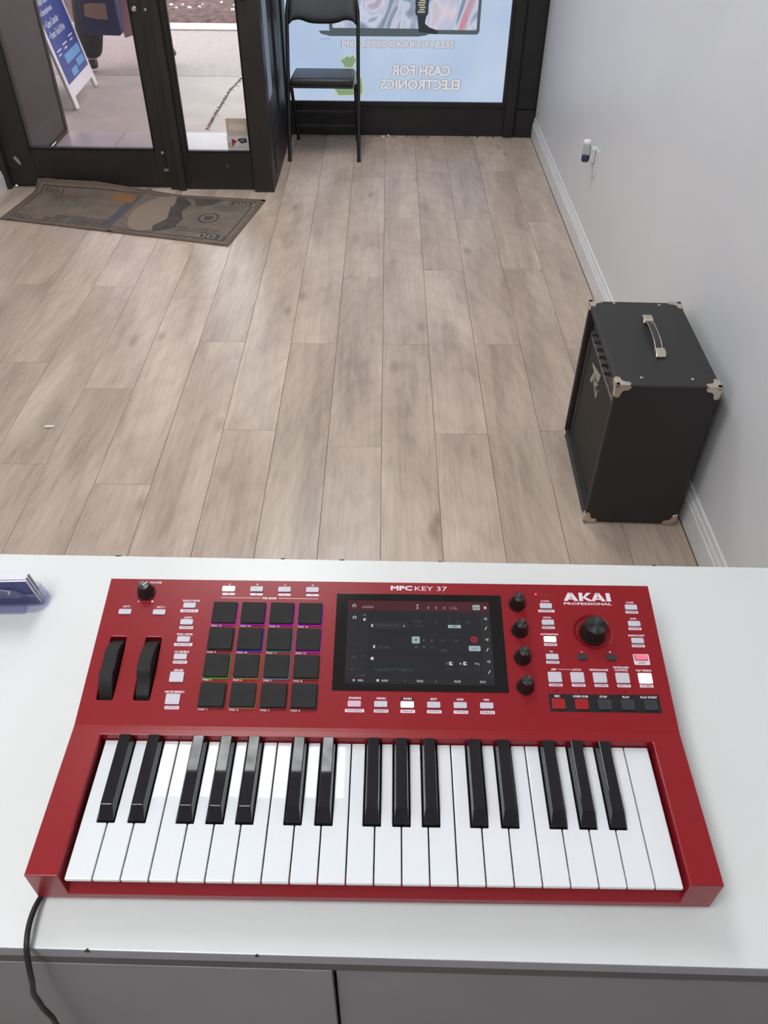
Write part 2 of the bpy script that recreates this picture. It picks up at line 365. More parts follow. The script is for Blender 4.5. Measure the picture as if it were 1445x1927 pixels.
# ---- display window wall
f = MB(); bp = M['blackpaint']
f.box(-.66, XR, YW, YW+.12, 0, .175, bp); f.box(-.66, XR, YW, YW+.12, 2.3, HC, bp)
f.box(.742, XR, YW, YW+.12, .175, 2.3, bp); f.box(-.66, -.622, YW, YW+.12, .175, 2.3, bp)
f.box(.742, .800, YW-.022, YW, 0, 2.3, bp); f.box(.815, XR-.012, YW-.012, YW, .168, 2.3, bp); f.box(.815, XR-.012, YW-.016, YW, .0, .160, bp)
o = f.build('wall_window', bevel=.002); struct(o, 'black painted shop front around the display window', 'wall')
W = thing('window_1', 'display window filled with a pale blue advertising film, its glow standing in for daylight behind it, lettering mirrored from inside', 'window', (.05, YW, .175)); W['kind'] = 'structure'
def wl(mb): mb.x = T((-.05, -YW, -.175)); return mb
f = wl(MB()); f.box(-.622, .742, YW-.012, YW+.03, .175, .200, bp); f.box(.720, .742, YW-.012, YW+.03, .2, 2.3, bp); f.box(-.622, -.600, YW-.012, YW+.03, .2, 2.3, bp); f.build('frame', W, .002)
M['film'] = emis('blue_film', (176, 196, 224), 1.03, .3)  # glow set into the film for the daylight shining through from outside
m = M['film']; nt = m.node_tree; tc = N(m, 'ShaderNodeTexCoord'); nn = N(m, 'ShaderNodeTexNoise'); nn.inputs['Scale'].default_value = 1.6
L(m, tc.outputs['Object'], nn.inputs['Vector']); rp = N(m, 'ShaderNodeValToRGB'); rp.color_ramp.elements[0].color = (*s2l((178, 199, 228)), 1); rp.color_ramp.elements[1].color = (*s2l((200, 214, 235)), 1)
rp.color_ramp.elements[0].position = .35; rp.color_ramp.elements[1].position = .65
L(m, nn.outputs[0], rp.inputs[0]); L(m, rp.outputs[0], nt.nodes['Principled BSDF'].inputs['Emission Color'])
film = wl(MB()).box(-.600, .720, YW+.004, YW+.008, .2, 2.3, M['film']).build('printed_film', W)
# print on the film, emissive like the film in place of daylight
EW = emis('film_white', (232, 226, 228), .95); EO = emis('film_grey_outline', (146, 156, 176), .9); EG = emis('film_green', (146, 172, 138), .9)
ED = emis('film_dark_grey', (92, 104, 110), .9); EDD = emis('film_black', (60, 66, 74), .8); EP = emis('film_pale_green', (206, 220, 196), .9)
sw = mat('film_swirl', (.01, .01, .01), .5, emit=(1, 1, 1), es=.95, spec=0); b = sw.node_tree.nodes['Principled BSDF']
tc = N(sw, 'ShaderNodeTexCoord'); mp = N(sw, 'ShaderNodeMapping'); mp.inputs['Scale'].default_value = (4.0, 4.0, 2.6); L(sw, tc.outputs['Object'], mp.inputs[0])
n1 = N(sw, 'ShaderNodeTexNoise'); n1.inputs['Scale'].default_value = 1.0; n1.inputs['Detail'].default_value = 1.5; n1.inputs['Distortion'].default_value = 2.2; L(sw, mp.outputs[0], n1.inputs['Vector'])
rp = N(sw, 'ShaderNodeValToRGB'); e = rp.color_ramp.elements; e[0].position = .30; e[0].color = (*s2l((120, 134, 150)), 1); e[1].position = .72; e[1].color = (*s2l((214, 150, 160)), 1)
for p, c in ((.40, (160, 172, 198)), (.47, (214, 220, 236)), (.53, (184, 198, 226)), (.58, (228, 216, 226)), (.64, (180, 182, 208))):
    q = e.new(p); q.color = (*s2l(c), 1)
L(sw, n1.outputs[0], rp.inputs[0]); L(sw, rp.outputs[0], b.inputs['Emission Color'])
XF = T((0, YW+.0035, 0)) @ R(90, 'X')
XMIR = lambda cx: XF @ T((cx, 0, 0)) @ Matrix.Scale(-1, 4, (1, 0, 0))
p = wl(MB())
# tablet (right) and laptop (left, in front)
p.rr(.30, .78, .49, .43, .02, 0, ED, x=XF); p.rr(.30, .785, .455, .395, .01, .0003, sw, x=XF)
p.rr(-.055, .77, .56, .40, .02, .0006, ED, x=XF); p.rr(-.06, .775, .51, .365, .006, .0009, sw, x=XF)
p.poly([(-.395, .578), (.262, .583), (.24, .560), (.19, .552), (-.33, .550), (-.385, .562)], .0012, ED, x=XF)
p.poly([(-.39, .536), (-.325, .537), (-.33, .534), (-.385, .533)], .0012, EO, x=XF)
# watch
p.poly([(.178, .66), (.232, .66), (.222, .62), (.250, .60), (.300, .585), (.300, .565), (.19, .575)], .0014, EDD, x=XF)
p.rr(.204, .705, .075, .10, .02, .0016, EDD, x=XF); p.rr(.204, .705, .058, .082, .014, .0018, emis('film_watch_face', (70, 78, 84), .9), x=XF)
for k in range(6): p.rr(.207-.003*(k % 3), .735-.0115*k, .030+.004*((k*7) % 4), .006, .002, .002, emis('film_cream', (214, 206, 180), .9), x=XF)
p.x = p.x
p.text('SELLYOURGADGETS.COM', 0, .5115, EO, w=.664, h=.036, z=.0003, bold=.09, x=XMIR(.069)); p.text('SELLYOURGADGETS.COM', 0, .5115, EW, w=.660, h=.034, z=.0006, bold=.035, x=XMIR(.069))
for t, cx, cz, wd, hh in (('CASH FOR', .211, .372, .350, .055), ('ELECTRONICS', .208, .295, .480, .053)):
    p.text(t, 0, cz, EO, w=wd, h=hh, z=.0003, bold=.10, x=XMIR(cx)); p.text(t, 0, cz, EW, w=wd, h=hh, z=.0006, bold=.045, x=XMIR(cx))
# money bag
bagp = [(-.29, .232), (-.315, .27), (-.30, .32), (-.262, .37), (-.245, .385), (-.272, .425), (-.25, .432), (-.235, .445), (-.215, .438), (-.20, .450), (-.185, .432), (-.18, .425), (-.205, .385), (-.185, .368), (-.15, .325), (-.143, .27), (-.15, .235)]
cxb = -.225; czb = .33
p.poly([(cxb+(a-cxb)*1.14, czb+(c-czb)*1.08) for a, c in bagp], .0008, EP, x=XF); p.poly(bagp, .0011, EG, x=XF)
p.poly([(-.25, .385), (-.20, .385), (-.198, .378), (-.252, .378)], .0014, EP, x=XF)
p.text('$', cxb, .30, EP, w=.035, h=.06, z=.0014, x=XF)
p.poly([(.62, .76), (.66, .742), (.70, .75), (.70, .80), (.63, .80)], .0008, EG, x=XF)
p.build('film_print', film, fix=False)
o = MB().box(-.600, .720, YW+.02, YW+.026, .2, 2.3, M['paneglass']); o.x = Matrix(); o = o.build('pane', None); o.parent = W; o.matrix_parent_inverse = T((-.05, -YW, -.175))

# ---- entrance alcove and street
M['tile'] = noisy(mat('porch_tile', s2l((168, 158, 160)), .35), 6, .05)
M['conc'] = noisy(mat('concrete', s2l((164, 153, 148)), .75), 4, .10, .3, 60, detail=8)
M['aggr'] = noisy(mat('aggregate_concrete', s2l((152, 140, 138)), .8), 60, .16, .5, 90, detail=3)
M['curb'] = noisy(mat('pale_kerb', s2l((182, 170, 166)), .8), 18, .14, .3, 60)
M['mulch'] = noisy(mat('brown_mulch', s2l((92, 70, 68)), 1), 16, .55, 1, 30, detail=8, dist=.02)
M['white'] = mat('pebble_white', s2l((235, 230, 225)), .6)
M['brownfloor'] = M['groove']
g = MB()
for i in range(4):
    for j in range(2):
        x0 = -2.04+.36*i+(.03 if j else 0); g.box(max(x0, -2.035), min(x0+.357, -.66), 4.2+.45*j, 4.2+.45*j+.447, -.03, .0, M['tile'])
g.box(-2.035, -.66, 4.2, 5.1, -.04, -.003, M['groove'])
o = g.build('floor_porch'); struct(o, 'grey tiled floor of the entrance porch', 'porch floor')
g = MB(); g.box(-6, 6, 5.105, 6.40, -.06, -.004, M['conc']); g.box(-6, 6, 6.415, 7.88, -.06, -.006, M['aggr']); g.box(-6, 6, 7.88, 8.13, -.06, .004, M['curb']); g.box(-6, 6, 8.13, 12, -.06, -.02, M['curb'])
g.box(-30, 30, 12, 60, -.2, -.12, mat('asphalt', (.07, .07, .07), .9)); g.box(-6, 6, 6.39, 6.42, -.06, -.02, M['groove'])
g.box(-6, 6, 5.08, 5.11, -.06, -.014, M['groove'])
o = g.build('sidewalk'); struct(o, 'pale concrete pavement with an aggregate band and kerb strip', 'pavement')
# crack across the slab
cr = MB(); pts = [(-1.148, 5.16), (-1.144, 5.30), (-1.145, 5.48), (-1.134, 5.74), (-1.129, 6.03), (-1.106, 6.19), (-1.086, 6.37)]
for a, b_ in zip(pts[:-1], pts[1:]): cr.poly([(a[0]-.012, a[1]), (a[0]+.010, a[1]), (b_[0]+.008, b_[1]), (b_[0]-.010, b_[1])], -.0028, M['mulch'])
cr.build('pavement_crack', o, fix=False)
pb = MB()
for k in range(26):
    t = k/25; i = min(int(t*6), 5); u = t*6-i; x = pts[i][0]*(1-u)+pts[i+1][0]*u+random.uniform(-.02, .03); y = pts[i][1]*(1-u)+pts[i+1][1]*u
    r = random.uniform(.004, .010); pb.lathe([(r*.6, -.004), (r, 0), (r*.7, r*.5), (r*.1, r*.6)], M['white'], 7, x=T((x, y, 0)))
tag(pb.build('pebble'), 'white gravel bits scattered along the pavement crack beyond the right door pane', 'gravel', kind='stuff')
# planting pit
g = MB(); random.seed(3)
nx, ny = 40, 22; V = []; F = []
for j in range(ny+1):
    for i in range(nx+1):
        u = i/nx; v = j/ny; x = -5+3.88*u+ (v*0.9*u); y = 8.135+3.6*v
        V.append((x, y, -.015+ (0 if j in (0,) or i == nx else .05*noise.noise(Vector((x*3, y*3, 0)))+.03+.05*min(v*3, 1))))
for j in range(ny):
    for i in range(nx): a = j*(nx+1)+i; F.append((a, a+1, a+nx+2, a+nx+1))
g.add(V, F, M['mulch'], True); o = g.build('planting_bed', fix=False); tag(o, 'brown mulch bed beyond the kerb, seen through the doors', 'mulch', kind='stuff')
bed_ = o; pb = MB()
for k in range(16):
    r = random.uniform(.012, .03); pb.lathe([(r*.5, -.01), (r, 0), (r*.7, r*.5), (r*.1, r*.6)], M['white'], 7, x=T((-1.12+.035*k*random.uniform(.7, 1.3), 8.16+.09*k, .01)))
for k in range(24):
    r = random.uniform(.01, .022); pb.lathe([(r*.5, -.01), (r, 0), (r*.7, r*.5), (r*.1, r*.6)], M['white'], 7, x=T((random.uniform(-3.2, -1.2), random.uniform(8.3, 9.3), .06)))
gr_ = pb.build('gravel', bed_); gr_['kind'] = 'stuff'
o = MB().box(-2.12, -2.035, YD+.07, 5.13, 0, HC, M['bronze2']).box(-2.036, -2.030, 5.10, 5.135, 0, HC, M['gasket']).build('wall_porch'); struct(o, 'dark brown metal panel wall on the left of the porch', 'wall')
o = MB().box(-6, -2.12, YD+.15, 5.13, 0, 4, M['bronze2']).box(-2.12, 6, YW+.12, 5.25, 2.6, 4, M['bronze2']).box(XR, 6, YW, 5.13, 0, 4, M['bronze2']).build('wall_facade'); struct(o, 'dark street facade of the shop', 'wall')

# ---- ceiling lights, near-side and left ones added as unseen fill
for i, (x0, x1, y0_, y1_, st) in enumerate(PANELS):
    em = mat('light_diffuser_%d' % i, (.8, .8, .8), .5, emit=(.985, 1.0, 1.0), es=st)
    lab = ['square-edged white ceiling light panel above the front of the counter', 'white ceiling light panel nearest the doors', 'added unseen fill light panel above the near side of the counter', 'added unseen fill light panel on the left, level with the one above the counter'][i]
    ns_ = N(em, 'ShaderNodeTexNoise'); ns_.inputs['Scale'].default_value = 26; ns_.inputs['Detail'].default_value = 3; tc_ = N(em, 'ShaderNodeTexCoord'); L(em, tc_.outputs['Object'], ns_.inputs['Vector'])
    ma_ = N(em, 'ShaderNodeMath', operation='MULTIPLY_ADD'); ma_.inputs[1].default_value = 1.6*st; ma_.inputs[2].default_value = .2*st; L(em, ns_.outputs[0], ma_.inputs[0]); L(em, ma_.outputs[0], em.node_tree.nodes['Principled BSDF'].inputs['Emission Strength'])
    t = thing('ceiling_light', lab, 'ceiling light', ((x0+x1)/2, (y0_+y1_)/2, HC), group='ceiling light panels')
    a, b_ = (x1-x0)/2, (y1_-y0_)/2
    MB().box(-a, a, -b_, b_, -.012, -.006, em).build('diffuser', t)
    MB().box(-a-.02, -a, -b_-.02, b_+.02, -.018, 0, M['base']).box(a, a+.02, -b_-.02, b_+.02, -.018, 0, M['base']).box(-a, a, -b_-.02, -b_, -.018, 0, M['base']).box(-a, a, b_, b_+.02, -.018, 0, M['base']).build('frame', t)

# ================================================================== COUNTER
YF, YK = -.041, .404
t = MB()
t.slab([(-1.25, YF+.022), (XR-.002, YF-.0165+.0), (XR-.002, YK-.011), (-1.25, YK+.015)], CT-.0175, CT, M['counter'])
ctop = t.build('countertop', bevel=.0012); tag(ctop, 'white laminate countertop carrying the red keyboard', 'countertop')
me = ctop.data; me.materials.append(M['counter_edge'])
for p_ in me.polygons:
    if abs(p_.normal.z) < .5: p_.material_index = 1
def chip(x, y, w_, d_, s_):
    pts = [(x-w_/2, y), (x-w_*.2, y+s_*d_*.6), (x+w_*.1, y+s_*d_), (x+w_*.3, y+s_*d_*.4), (x+w_/2, y)]
    MB().slab(pts, CT-.004, CT+.0003, M['chip']).build('edge_chip', ctop)
def yfront(x): return YF+.022+(x+1.25)/(XR+1.25)*(-.0385)
def yback(x): return YK+.015+(x+1.25)/(XR+1.25)*(-.026)
chip(-.232, yfront(-.232)-.0004, .0042, .0020, 1); chip(-.094, yfront(-.094)-.0004, .0030, .0013, 1)
for x, w_ in ((-.318, .008), (-.117, .005), (-.045, .006), (.075, .003), (.335, .004)): chip(x, yback(x)+.0005, w_, .0020, -1)
c = thing('shop_counter', 'grey panelled counter base under the white top', 'counter', (-.15, .17, 0))
def cl(mb): mb.x = T((.15, -.17, 0)); return mb
cl(MB()).box(-1.20, XR-.003, YF+.030, YK-.03, .0, CT-.0178, M['counter_face']).build('body', c)
cl(MB()).slab([(-1.22, YF+.0220), (XR-.003, YF-.0158), (XR-.003, YF+.03), (-1.22, YF+.03)], CT-.033, CT-.0180, M['reveal']).build('reveal_strip', c)
ang = math.atan2(-.0385, XR+1.25)
cl(MB()).slab([(-1.22, YF+.0216), (-.0345, YF+.0007), (-.0345, YF+.03), (-1.22, YF+.03)], .05, CT-.0335, M['counter_face']).build('front_panel', c, .0008)
cl(MB()).slab([(-.0318, YF+.0060), (XR-.003, YF-.0100), (XR-.003, YF+.03), (-.0318, YF+.03)], .05, CT-.0335, M['counter_face']).build('front_panel', c, .0008)

# ================================================================== KEYBOARD
K = thing('keyboard_synthesizer', 'red 37-key music keyboard with drum pads and screen on the white counter', 'music keyboard', (0, 0, CT), -.006)
HB, HF, KY, HK, DY, HR = .0062, .0489, .1385, .0503, .2960, .0799
W2 = .282; BX = .2546; BY = .1288
body = MB().prism([(0, HB), (0, HF), (KY-.004, HK-.0002), (KY, HK), (KY+.004, HK+.0008), (DY, HR), (DY, HB)], -W2, W2, M['red']).build('body', K)
cut = MB().prism([(-.02, .0150), (0, .0150), (.014, .0290), (.014, .021), (BY, .021), (BY, .2), (-.02, .2)], -BX, BX, M['red']).build('cut')
PM = T((0, KY, HK)) @ R(10.64, 'X')        # the sloped control panel: x across, y up the slope, z out of it
cut2 = MB()
for x0 in (-.2675, -.2323): cut2.prism(rrect(x0+.0079, .0585, .0158, .0673, .0016), -.022, .01, M['slot'], 'z', x=PM)
cut3 = MB(); cut3.lathe([(.0165, -.0030), (.0196, .0002), (.0205, .01)], M['red'], 48, x=PM @ T((.2160, .1052, 0)), smooth=False)
cs = [cut, cut2.build('cut2'), cut3.build('cut3')]
for q in cs[1:]:
    pass
cut.parent = None
for q in cs:
    md = body.modifiers.new('b', 'BOOLEAN'); md.operation = 'DIFFERENCE'; md.object = q; md.solver = 'EXACT'
bpy.context.view_layer.update()
K.rotation_euler = (0, 0, 0); K.location = (0, 0, 0); bpy.context.view_layer.update()
bake(body)
for q in cs: bpy.data.objects.remove(q)
K.rotation_euler = (0, 0, -.006); K.location = (0, 0, CT)
bev(body, .0009, 2, 25)
body['label'] = 'glossy red casing'
for x in (-.24, .24):
    for y in (.03, .27): MB().lathe([(.010, .0003), (.010, HB)], M['knob'], 20, x=T((x, y, 0))).build('rubber_foot', K)
MB().box(-BX+.0002, BX-.0002, .0142, BY-.001, .0211, .0285, M['slot']).build('key_bed', K)

# ---- keys
P_ = .5036/22; KX0 = -.2519; ZW = .0420; GAP = .0011
blackx = {}
grp = {0: -.0018, 1: .0018, 3: -.0026, 4: 0, 5: .0026}
nb = []
for i in range(21):
    if i % 7 in grp: nb.append((i, KX0+P_*(i+1)+grp[i % 7]))
BW = .0138; BYF = .0500
def wkey(i):
    x0 = KX0+P_*i+GAP/2; x1 = KX0+P_*(i+1)-GAP/2; yb = BY-.0008+.006; yn = BYF-.0012
    l = [bx for (j, bx) in nb if j == i-1]; r = [bx for (j, bx) in nb if j == i]
    P = [(x0, .0005), (x1, .0005)]
    if r: xr = r[0]-BW/2-.0009; P += [(x1, yn), (xr, yn), (xr, yb-.006)]
    else: P += [(x1, yb-.006)]
    if l: xl = l[0]+BW/2+.0009; P += [(xl, yb-.006), (xl, yn), (x0, yn)]
    else: P += [(x0, yb-.006)]
    return P
def keymesh(P):
    m_ = MB(); m_.prism(P, ZW-.0042, ZW, M['key_white'], 'z')
    # body of the key below the overhanging lip
    xs = [p[0] for p in P]; m_.box(min(xs)+.001, max(xs)-.001, .0135, BYF-.003, .0245, ZW-.004, M['key_white']); return m_
for i in range(22):
    k = keymesh(wkey(i)).build('white_key', K); bev(k, .0009, 3)
for (i, bx) in nb:
    m_ = MB(); hw = BW/2; tw = hw-.0019; z0, z1 = .030, .0535
    yb = BY-.0012
    V = [(-hw, BYF, z0), (hw, BYF, z0), (hw, yb, z0), (-hw, yb, z0),
         (-hw+.0002, BYF+.0006, ZW+.001), (hw-.0002, BYF+.0006, ZW+.001), (hw-.0002, yb, ZW+.001), (-hw+.0002, yb, ZW+.001),
         (-tw, BYF+.0105, z1-.0012), (tw, BYF+.0105, z1-.0012), (tw, yb, z1), (-tw, yb, z1)]
    F = [(0, 3, 2, 1)] + [(a, (a+1) % 4, 4+(a+1) % 4, 4+a) for a in range(4)] + [(4+a, 4+(a+1) % 4, 8+(a+1) % 4, 8+a) for a in range(4)] + [(8, 9, 10, 11)]
    m_.add(V, F, M['key_black']); k = m_.build('black_key', K, .0006, 2, loc=(bx, 0, 0))

# ---- panel parts
def pp(mb, name, x, y, z=0, bevel=0, segs=2, parent=None, fix=True):
    o = mb.build(name, parent or K, bevel, segs, fix=fix)
    o.matrix_local = PM @ T((x, y, z)) if parent is None else T((x, y, z)); return o
def dup(o, x, y, z=0):
    c_ = o.copy(); COL.objects.link(c_); c_.parent = o.parent; c_.matrix_local = PM @ T((x, y, z)); return c_
# drum pads
padx = [-.1573, -.1280, -.0988, -.0698]; pady = [.1198, .0904, .0610, .0308]
glow = [[(190, 20, 190), (170, 20, 180), (190, 20, 200), (190, 20, 190)], [(110, 45, 45), (70, 45, 190), (70, 105, 115), (190, 20, 190)], [(70, 150, 40), (150, 110, 50), (95, 115, 140), (120, 70, 40)], [(120, 20, 25), (130, 100, 45), (120, 25, 28), (110, 20, 24)]]
padb = None
for r_ in range(4):
    for c_ in range(4):
        if padb is None: o = padb = pp(MB().prism(rrect(0, 0, .0242, .0242, .0012), .0002, .0036, M['rubber'], 'z'), 'drum_pad', padx[c_], pady[r_], 0, .0006)
        else: o = dup(padb, padx[c_], pady[r_])
        g_ = glow[r_][c_]; dim = sum(g_) < 250
        em = mat('pad_glow', tuple(v*.5 for v in s2l(g_)), .5, emit=s2l(g_), es=.05 if dim else .30)
        q = MB().prism(rrect(.0002, -.0004, .0258, .0262, .0014), .0001, .0009, em, 'z').build('pad_light', o)
# buttons
def button_mb(w_, h_, mt, hh=.0016): return MB().prism(rrect(0, 0, w_, h_, .0010), .0001, hh, mt, 'z')
sm = {}
def btn(w_, h_, key, x, y, name='button', lab=None, hh=.0016):
    k = (w_, h_, key, name)
    if k not in sm: o = sm[k] = pp(button_mb(w_, h_, M[key], hh), name, x, y, 0, .0004)
    else: o = dup(sm[k], x, y)
    if lab: o['label'] = lab
    return o
SWD, SHT = .0128, .0060
for x, k in ((-.1569, 'btn_lit'), (-.1277, 'btn'), (-.0987, 'btn'), (-.0697, 'btn')): btn(.0132, SHT, k, x, .1490)
for x in (-.2590, -.2241): btn(SWD, .0058, 'btn', x, .1201)
for y in (.1285, .1092, .0898, .0707): btn(SWD, SHT, 'btn', -.1943, y)
for y in (.0490, .0263): btn(.0136, .0106, 'btn', -.1943, y)
for i, x in enumerate((-.0217, .0034, .0285, .0536, .0787, .1038)): btn(.0126, .0060, ('btn_blush', 'btn', 'btn_lit', 'btn', 'btn', 'btn')[i], x, .0241)
for i, y in enumerate((.1337, .1145, .0954, .0761)): btn(.0124, .0060, 'btn_lit' if i == 2 else 'btn', .1717, y)
for y in (.1334, .1143, .0951): btn(.0124, .0060, 'btn', .2592, y)
btn(.0120, .0052, 'btn_pink', .2597, .0768, lab='pink lit shift button')
for x in (.2015, .2300): btn(.0098, .0060, 'btn_dark', x, .0763)
for i, x in enumerate((.1718, .1937, .2155, .2375, .2595)): btn(.0132, .0108, 'btn_lit' if i == 4 else 'btn', x, .0544)
for i, x in enumerate((.1722, .1942, .2161, .2381, .2599)): btn(.0126, .0104, 'btn_red' if i < 2 else 'btn_dark', x, .0269)

# lettering, printed in one sheet on the panel
le = MB(); ink, pl, dk, bk = M['ink'], M['plate'], M['inkdark'], M['inkblack']
Z1, Z2, Z3 = .00012, .00020, .00028
def tx(t, x, y, w_=None, h_=.0021, m_=ink, z=Z1, bold=.045): le.text(t, x, y, m_, w=w_, h=h_, z=z, bold=bold)
def plate(t, x, y, w_, h_=.0034, tw=None):
    q = MB(); q.rr(0, 0, w_, h_, .0008, Z1, pl); q.text(t, 0, 0, dk, w=tw or w_*.78, h=.0020, z=Z2, bold=.012); pp(q, 'label_plate', x, y, fix=False)
tx('VOLUME', -.2345, .1557, .0125); le.disc(-.2480, .1327, .0008, Z1, ink); le.disc(-.2337, .1328, .0012, Z1, ink)
tx('OCT -', -.2583, .1265, .0085); tx('OCT +', -.2235, .1263, .0085)
for t_, y, w_, p_, py, pw_ in (('TRACK MUTE', .1343, .0178, 'PAD MUTE', .1225, .0182), ('COPY', .1146, .0082, 'DELETE', .1032, .0138), ('FULL LEVEL', .0955, .0158, 'HALF LEVEL', .0842, .0183), ('16 LEVELS', .0762, .0140, 'NOTES', .0651, .0138)):
    tx(t_, -.1939, y, w_); plate(p_, -.1940, py, pw_)
tx('ERASE', -.1938, .0564, .0086); tx('NOTE REPEAT', -.1937, .0339, .0186); plate('LATCH', -.1940, .0180, .0138)
for i, x in enumerate((-.1566, -.1277, -.0987, -.0696)):
    tx('ABCD'[i], x, .1549, None, .0019); plate('EFGH'[i], x+.0003, .1431, .0132, .0028, .0014)
le.rr(-.1431, .1386, .0414, .0005, .0002, Z1, ink); le.rr(-.0836, .1386, .0412, .0005, .0002, Z1, ink); tx('PAD BANK', -.1133, .1386, .0148, .0023)
nums = [[13, 14, 15, 16], [9, 10, 11, 12], [5, 6, 7, 8], [1, 2, 3, 4]]
for r_ in range(4):
    for c_ in range(4): le.text('PAD %d' % nums[r_][c_], padx[c_]-.0112, pady[r_]-.0145, ink, w=.0098 if nums[r_][c_] > 9 else .0083, h=.0019, z=.0010 if 0 else Z1+.0009, bold=.03, align='l')
# product name line
le.text('MPC', .0232, .1530, ink, w=.0218, h=.0052, z=Z1, bold=.06); le.text('KEY 37', .0538, .1528, ink, w=.0335, h=.0052, z=Z1, bold=-.012)
for i, (a_, b_, w_) in enumerate((('SOUNDS', 'FAVORITES', .0182), ('MENU', 'PREFS', .0138), ('MAIN', 'TRACK', .0138), ('EDIT', 'XYFX', .0138), ('GRID', 'STEP SEQ', .0138), ('MIX', 'PAD', .0138))):
    x = -.0217+.0251*i
    if i == 2: le.rr(x, .0301, .0130, .0031, .0003, Z1, bk)
    tx(a_, x+.0003, .0302, {0: .0116, 1: .0085, 2: .0076, 3: .006, 4: .0066, 5: .0052}[i], .0020, z=Z2); plate(b_, x+.0004, .0176, w_, .0033, w_*.78)
for t_, p_, y, w_, pw_ in (('Q-LINK', 'Q-LINK EDIT', .1337, .0090, .0168), ('UNDO', 'REDO', .1145, .0080, .0130), ('AUTOMATION', 'ON/OFF', .0954, .0176, .0130), ('TC', 'ON/OFF', .0761, .0032, .0130)):
    tx(t_, .1716, y+.0059, w_, .0019); plate(p_, .1718, y-.0056, pw_, .0030, pw_*.8)
for t_, p_, y, w_, pw_ in (('LOAD', 'LOOPER', .1334, .0074, .0130), ('SAVE', 'SAVE AS', .1143, .0064, .0130), ('SAMPLE EDIT', 'SAMPLER', .0951, .0166, .0130)):
    tx(t_, .2593, y+.0061, w_, .0019); plate(p_, .2593, y-.0054, pw_, .0030, pw_*.8)
q = MB(); q.rr(0, 0, .0156, .0117, .0012, Z1, pl); q.rr(0, .0020, .0132, .0064, .0010, Z2, dk); q.text('SHIFT', 0, -.0038, dk, w=.0072, h=.0020, z=Z2, bold=.012); pp(q, 'label_plate', .2597, .0748, fix=False)
tx('-', .2017, .0824, .0020, .0004); tx('+', .2298, .0824, .0021, .0021)
for t_, p_, x, w_ in (('ARP', 'CONFIG', .1718, .0050), ('LATCH', 'CHORDS', .1939, .0086), ('METRONOME', 'CONFIG', .2158, .0180), ('', 'MIDI CTL', .2376, 0), ('TAP TEMPO', 'GLOBAL', .2594, .0152)):
    if t_: tx(t_, x, .0629, w_, .0020)
    plate(p_, x+.0002, .0466, .0132, .0030, .0104)
le.rr(.1822, .0630, .0120, .0004, .0001, Z1, ink); tx('KEYBOARD', .2380, .0659, .0150, .0020); tx('CONTROL', .2378, .0630, .0130, .0020)
q = MB(); q.poly([(.1637, .0372), (.2693, .0376), (.2693, .0192), (.1638, .0194)], Z1, bk); pp(q, 'transport_strip', 0, 0, fix=False)
for t_, x, w_ in (('REC', .1722, .0052), ('OVER DUB', .1942, .0142), ('STOP', .2160, .0070), ('PLAY', .2376, .0066), ('PLAY START', .2594, .0156)): tx(t_, x, .0350, w_, .0020, z=Z2)
# maker's mark, letters cut as shapes
def lt(P): le.poly([(.1911+a*.0492, .1404+b_*.0100) for a, b_ in P], Z1, ink)
lt([(0, 0), (.085, 0), (.20, .78), (.20, 1), (.11, 1)][:]); lt([(.11, 1), (.20, 1), (.31, 0), (.22, 0), (.155, .66)]); lt([(.07, .18), (.24, .18), (.22, .34), (.09, .34)])
lt([(.33, 0), (.41, 0), (.41, 1), (.33, 1)]); lt([(.41, .42), (.50, 1), (.60, 1), (.47, .5), (.63, 0), (.52, 0), (.43, .30)])
lt([(.58+0, 0), (.655, 0), (.765, .78), (.765, 1), (.69, 1)]); lt([(.69, 1), (.77, 1), (.885, 0), (.80, 0), (.725, .66)]); lt([(.64, .18), (.82, .18), (.80, .34), (.66, .34)])
lt([(.905, 0), (1.0, 0), (.99, 1), (.905, 1)])
le.text('PROFESSIONAL', .2155, .1372, ink, w=.0490, h=.0027, z=Z1, bold=.045)
for x in (.1721, .1940, .2375): le.disc(x, .0407, .0009, Z1, bk, 12)
for x in (.1684, .1745, .1806): le.disc(x, .1477, .0009, Z1, M['inkdark'], 12)
o = pp(le, 'panel_lettering', 0, 0, fix=False); o['label'] = 'white printed lettering and label plates'
pp(MB().lathe([(.0011, .0001), (.0009, .0006), (.0004, .0008)], M['led'], 12), 'indicator_light', .1628, .1477)

# screen
scr = pp(MB().prism(rrect(0, 0, .1698, .1078, .0006), .0001, .0007, M['screen'], 'z'), 'touch_screen', .0411, .0915, 0, .0002)
U = MB(); ZB = .0008
def E_(c, s_=.8): return emis('ui', c, s_)
ui = dict(w=E_((190, 180, 184)), W=E_((228, 228, 230)), g=E_((74, 104, 92)), d=E_((92, 92, 98)), D=E_((66, 66, 72)), D2=E_((92, 112, 92)), c=E_((176, 200, 206)), G=E_((176, 196, 184)), r=E_((122, 36, 42)), F=E_((58, 57, 60)), k=E_((50, 56, 60)))
Ub = E_((48, 48, 53)); Us = E_((53, 53, 58)); Ut = E_((88, 44, 52)); Ul = E_((40, 40, 45))
U.poly([(-.0320, .0448), (.1132, .0448), (.1132, .1370), (-.0320, .1370)], ZB, Ub)
U.poly([(-.0320, .1253), (.1132, .1253), (.1132, .1370), (-.0320, .1370)], ZB+.0001, Ut)
U.poly([(-.0320, .0520), (-.0105, .0520), (-.0105, .1253), (-.0320, .1253)], ZB+.0001, Us); U.poly([(.1034, .0520), (.1132, .0520), (.1132, .1253), (.1034, .1253)], ZB+.0001, Us)
for y in (.0520, .0760, .1010): U.rr(.0461, y, .1132, .0003, .0001, ZB+.0002, Ul)
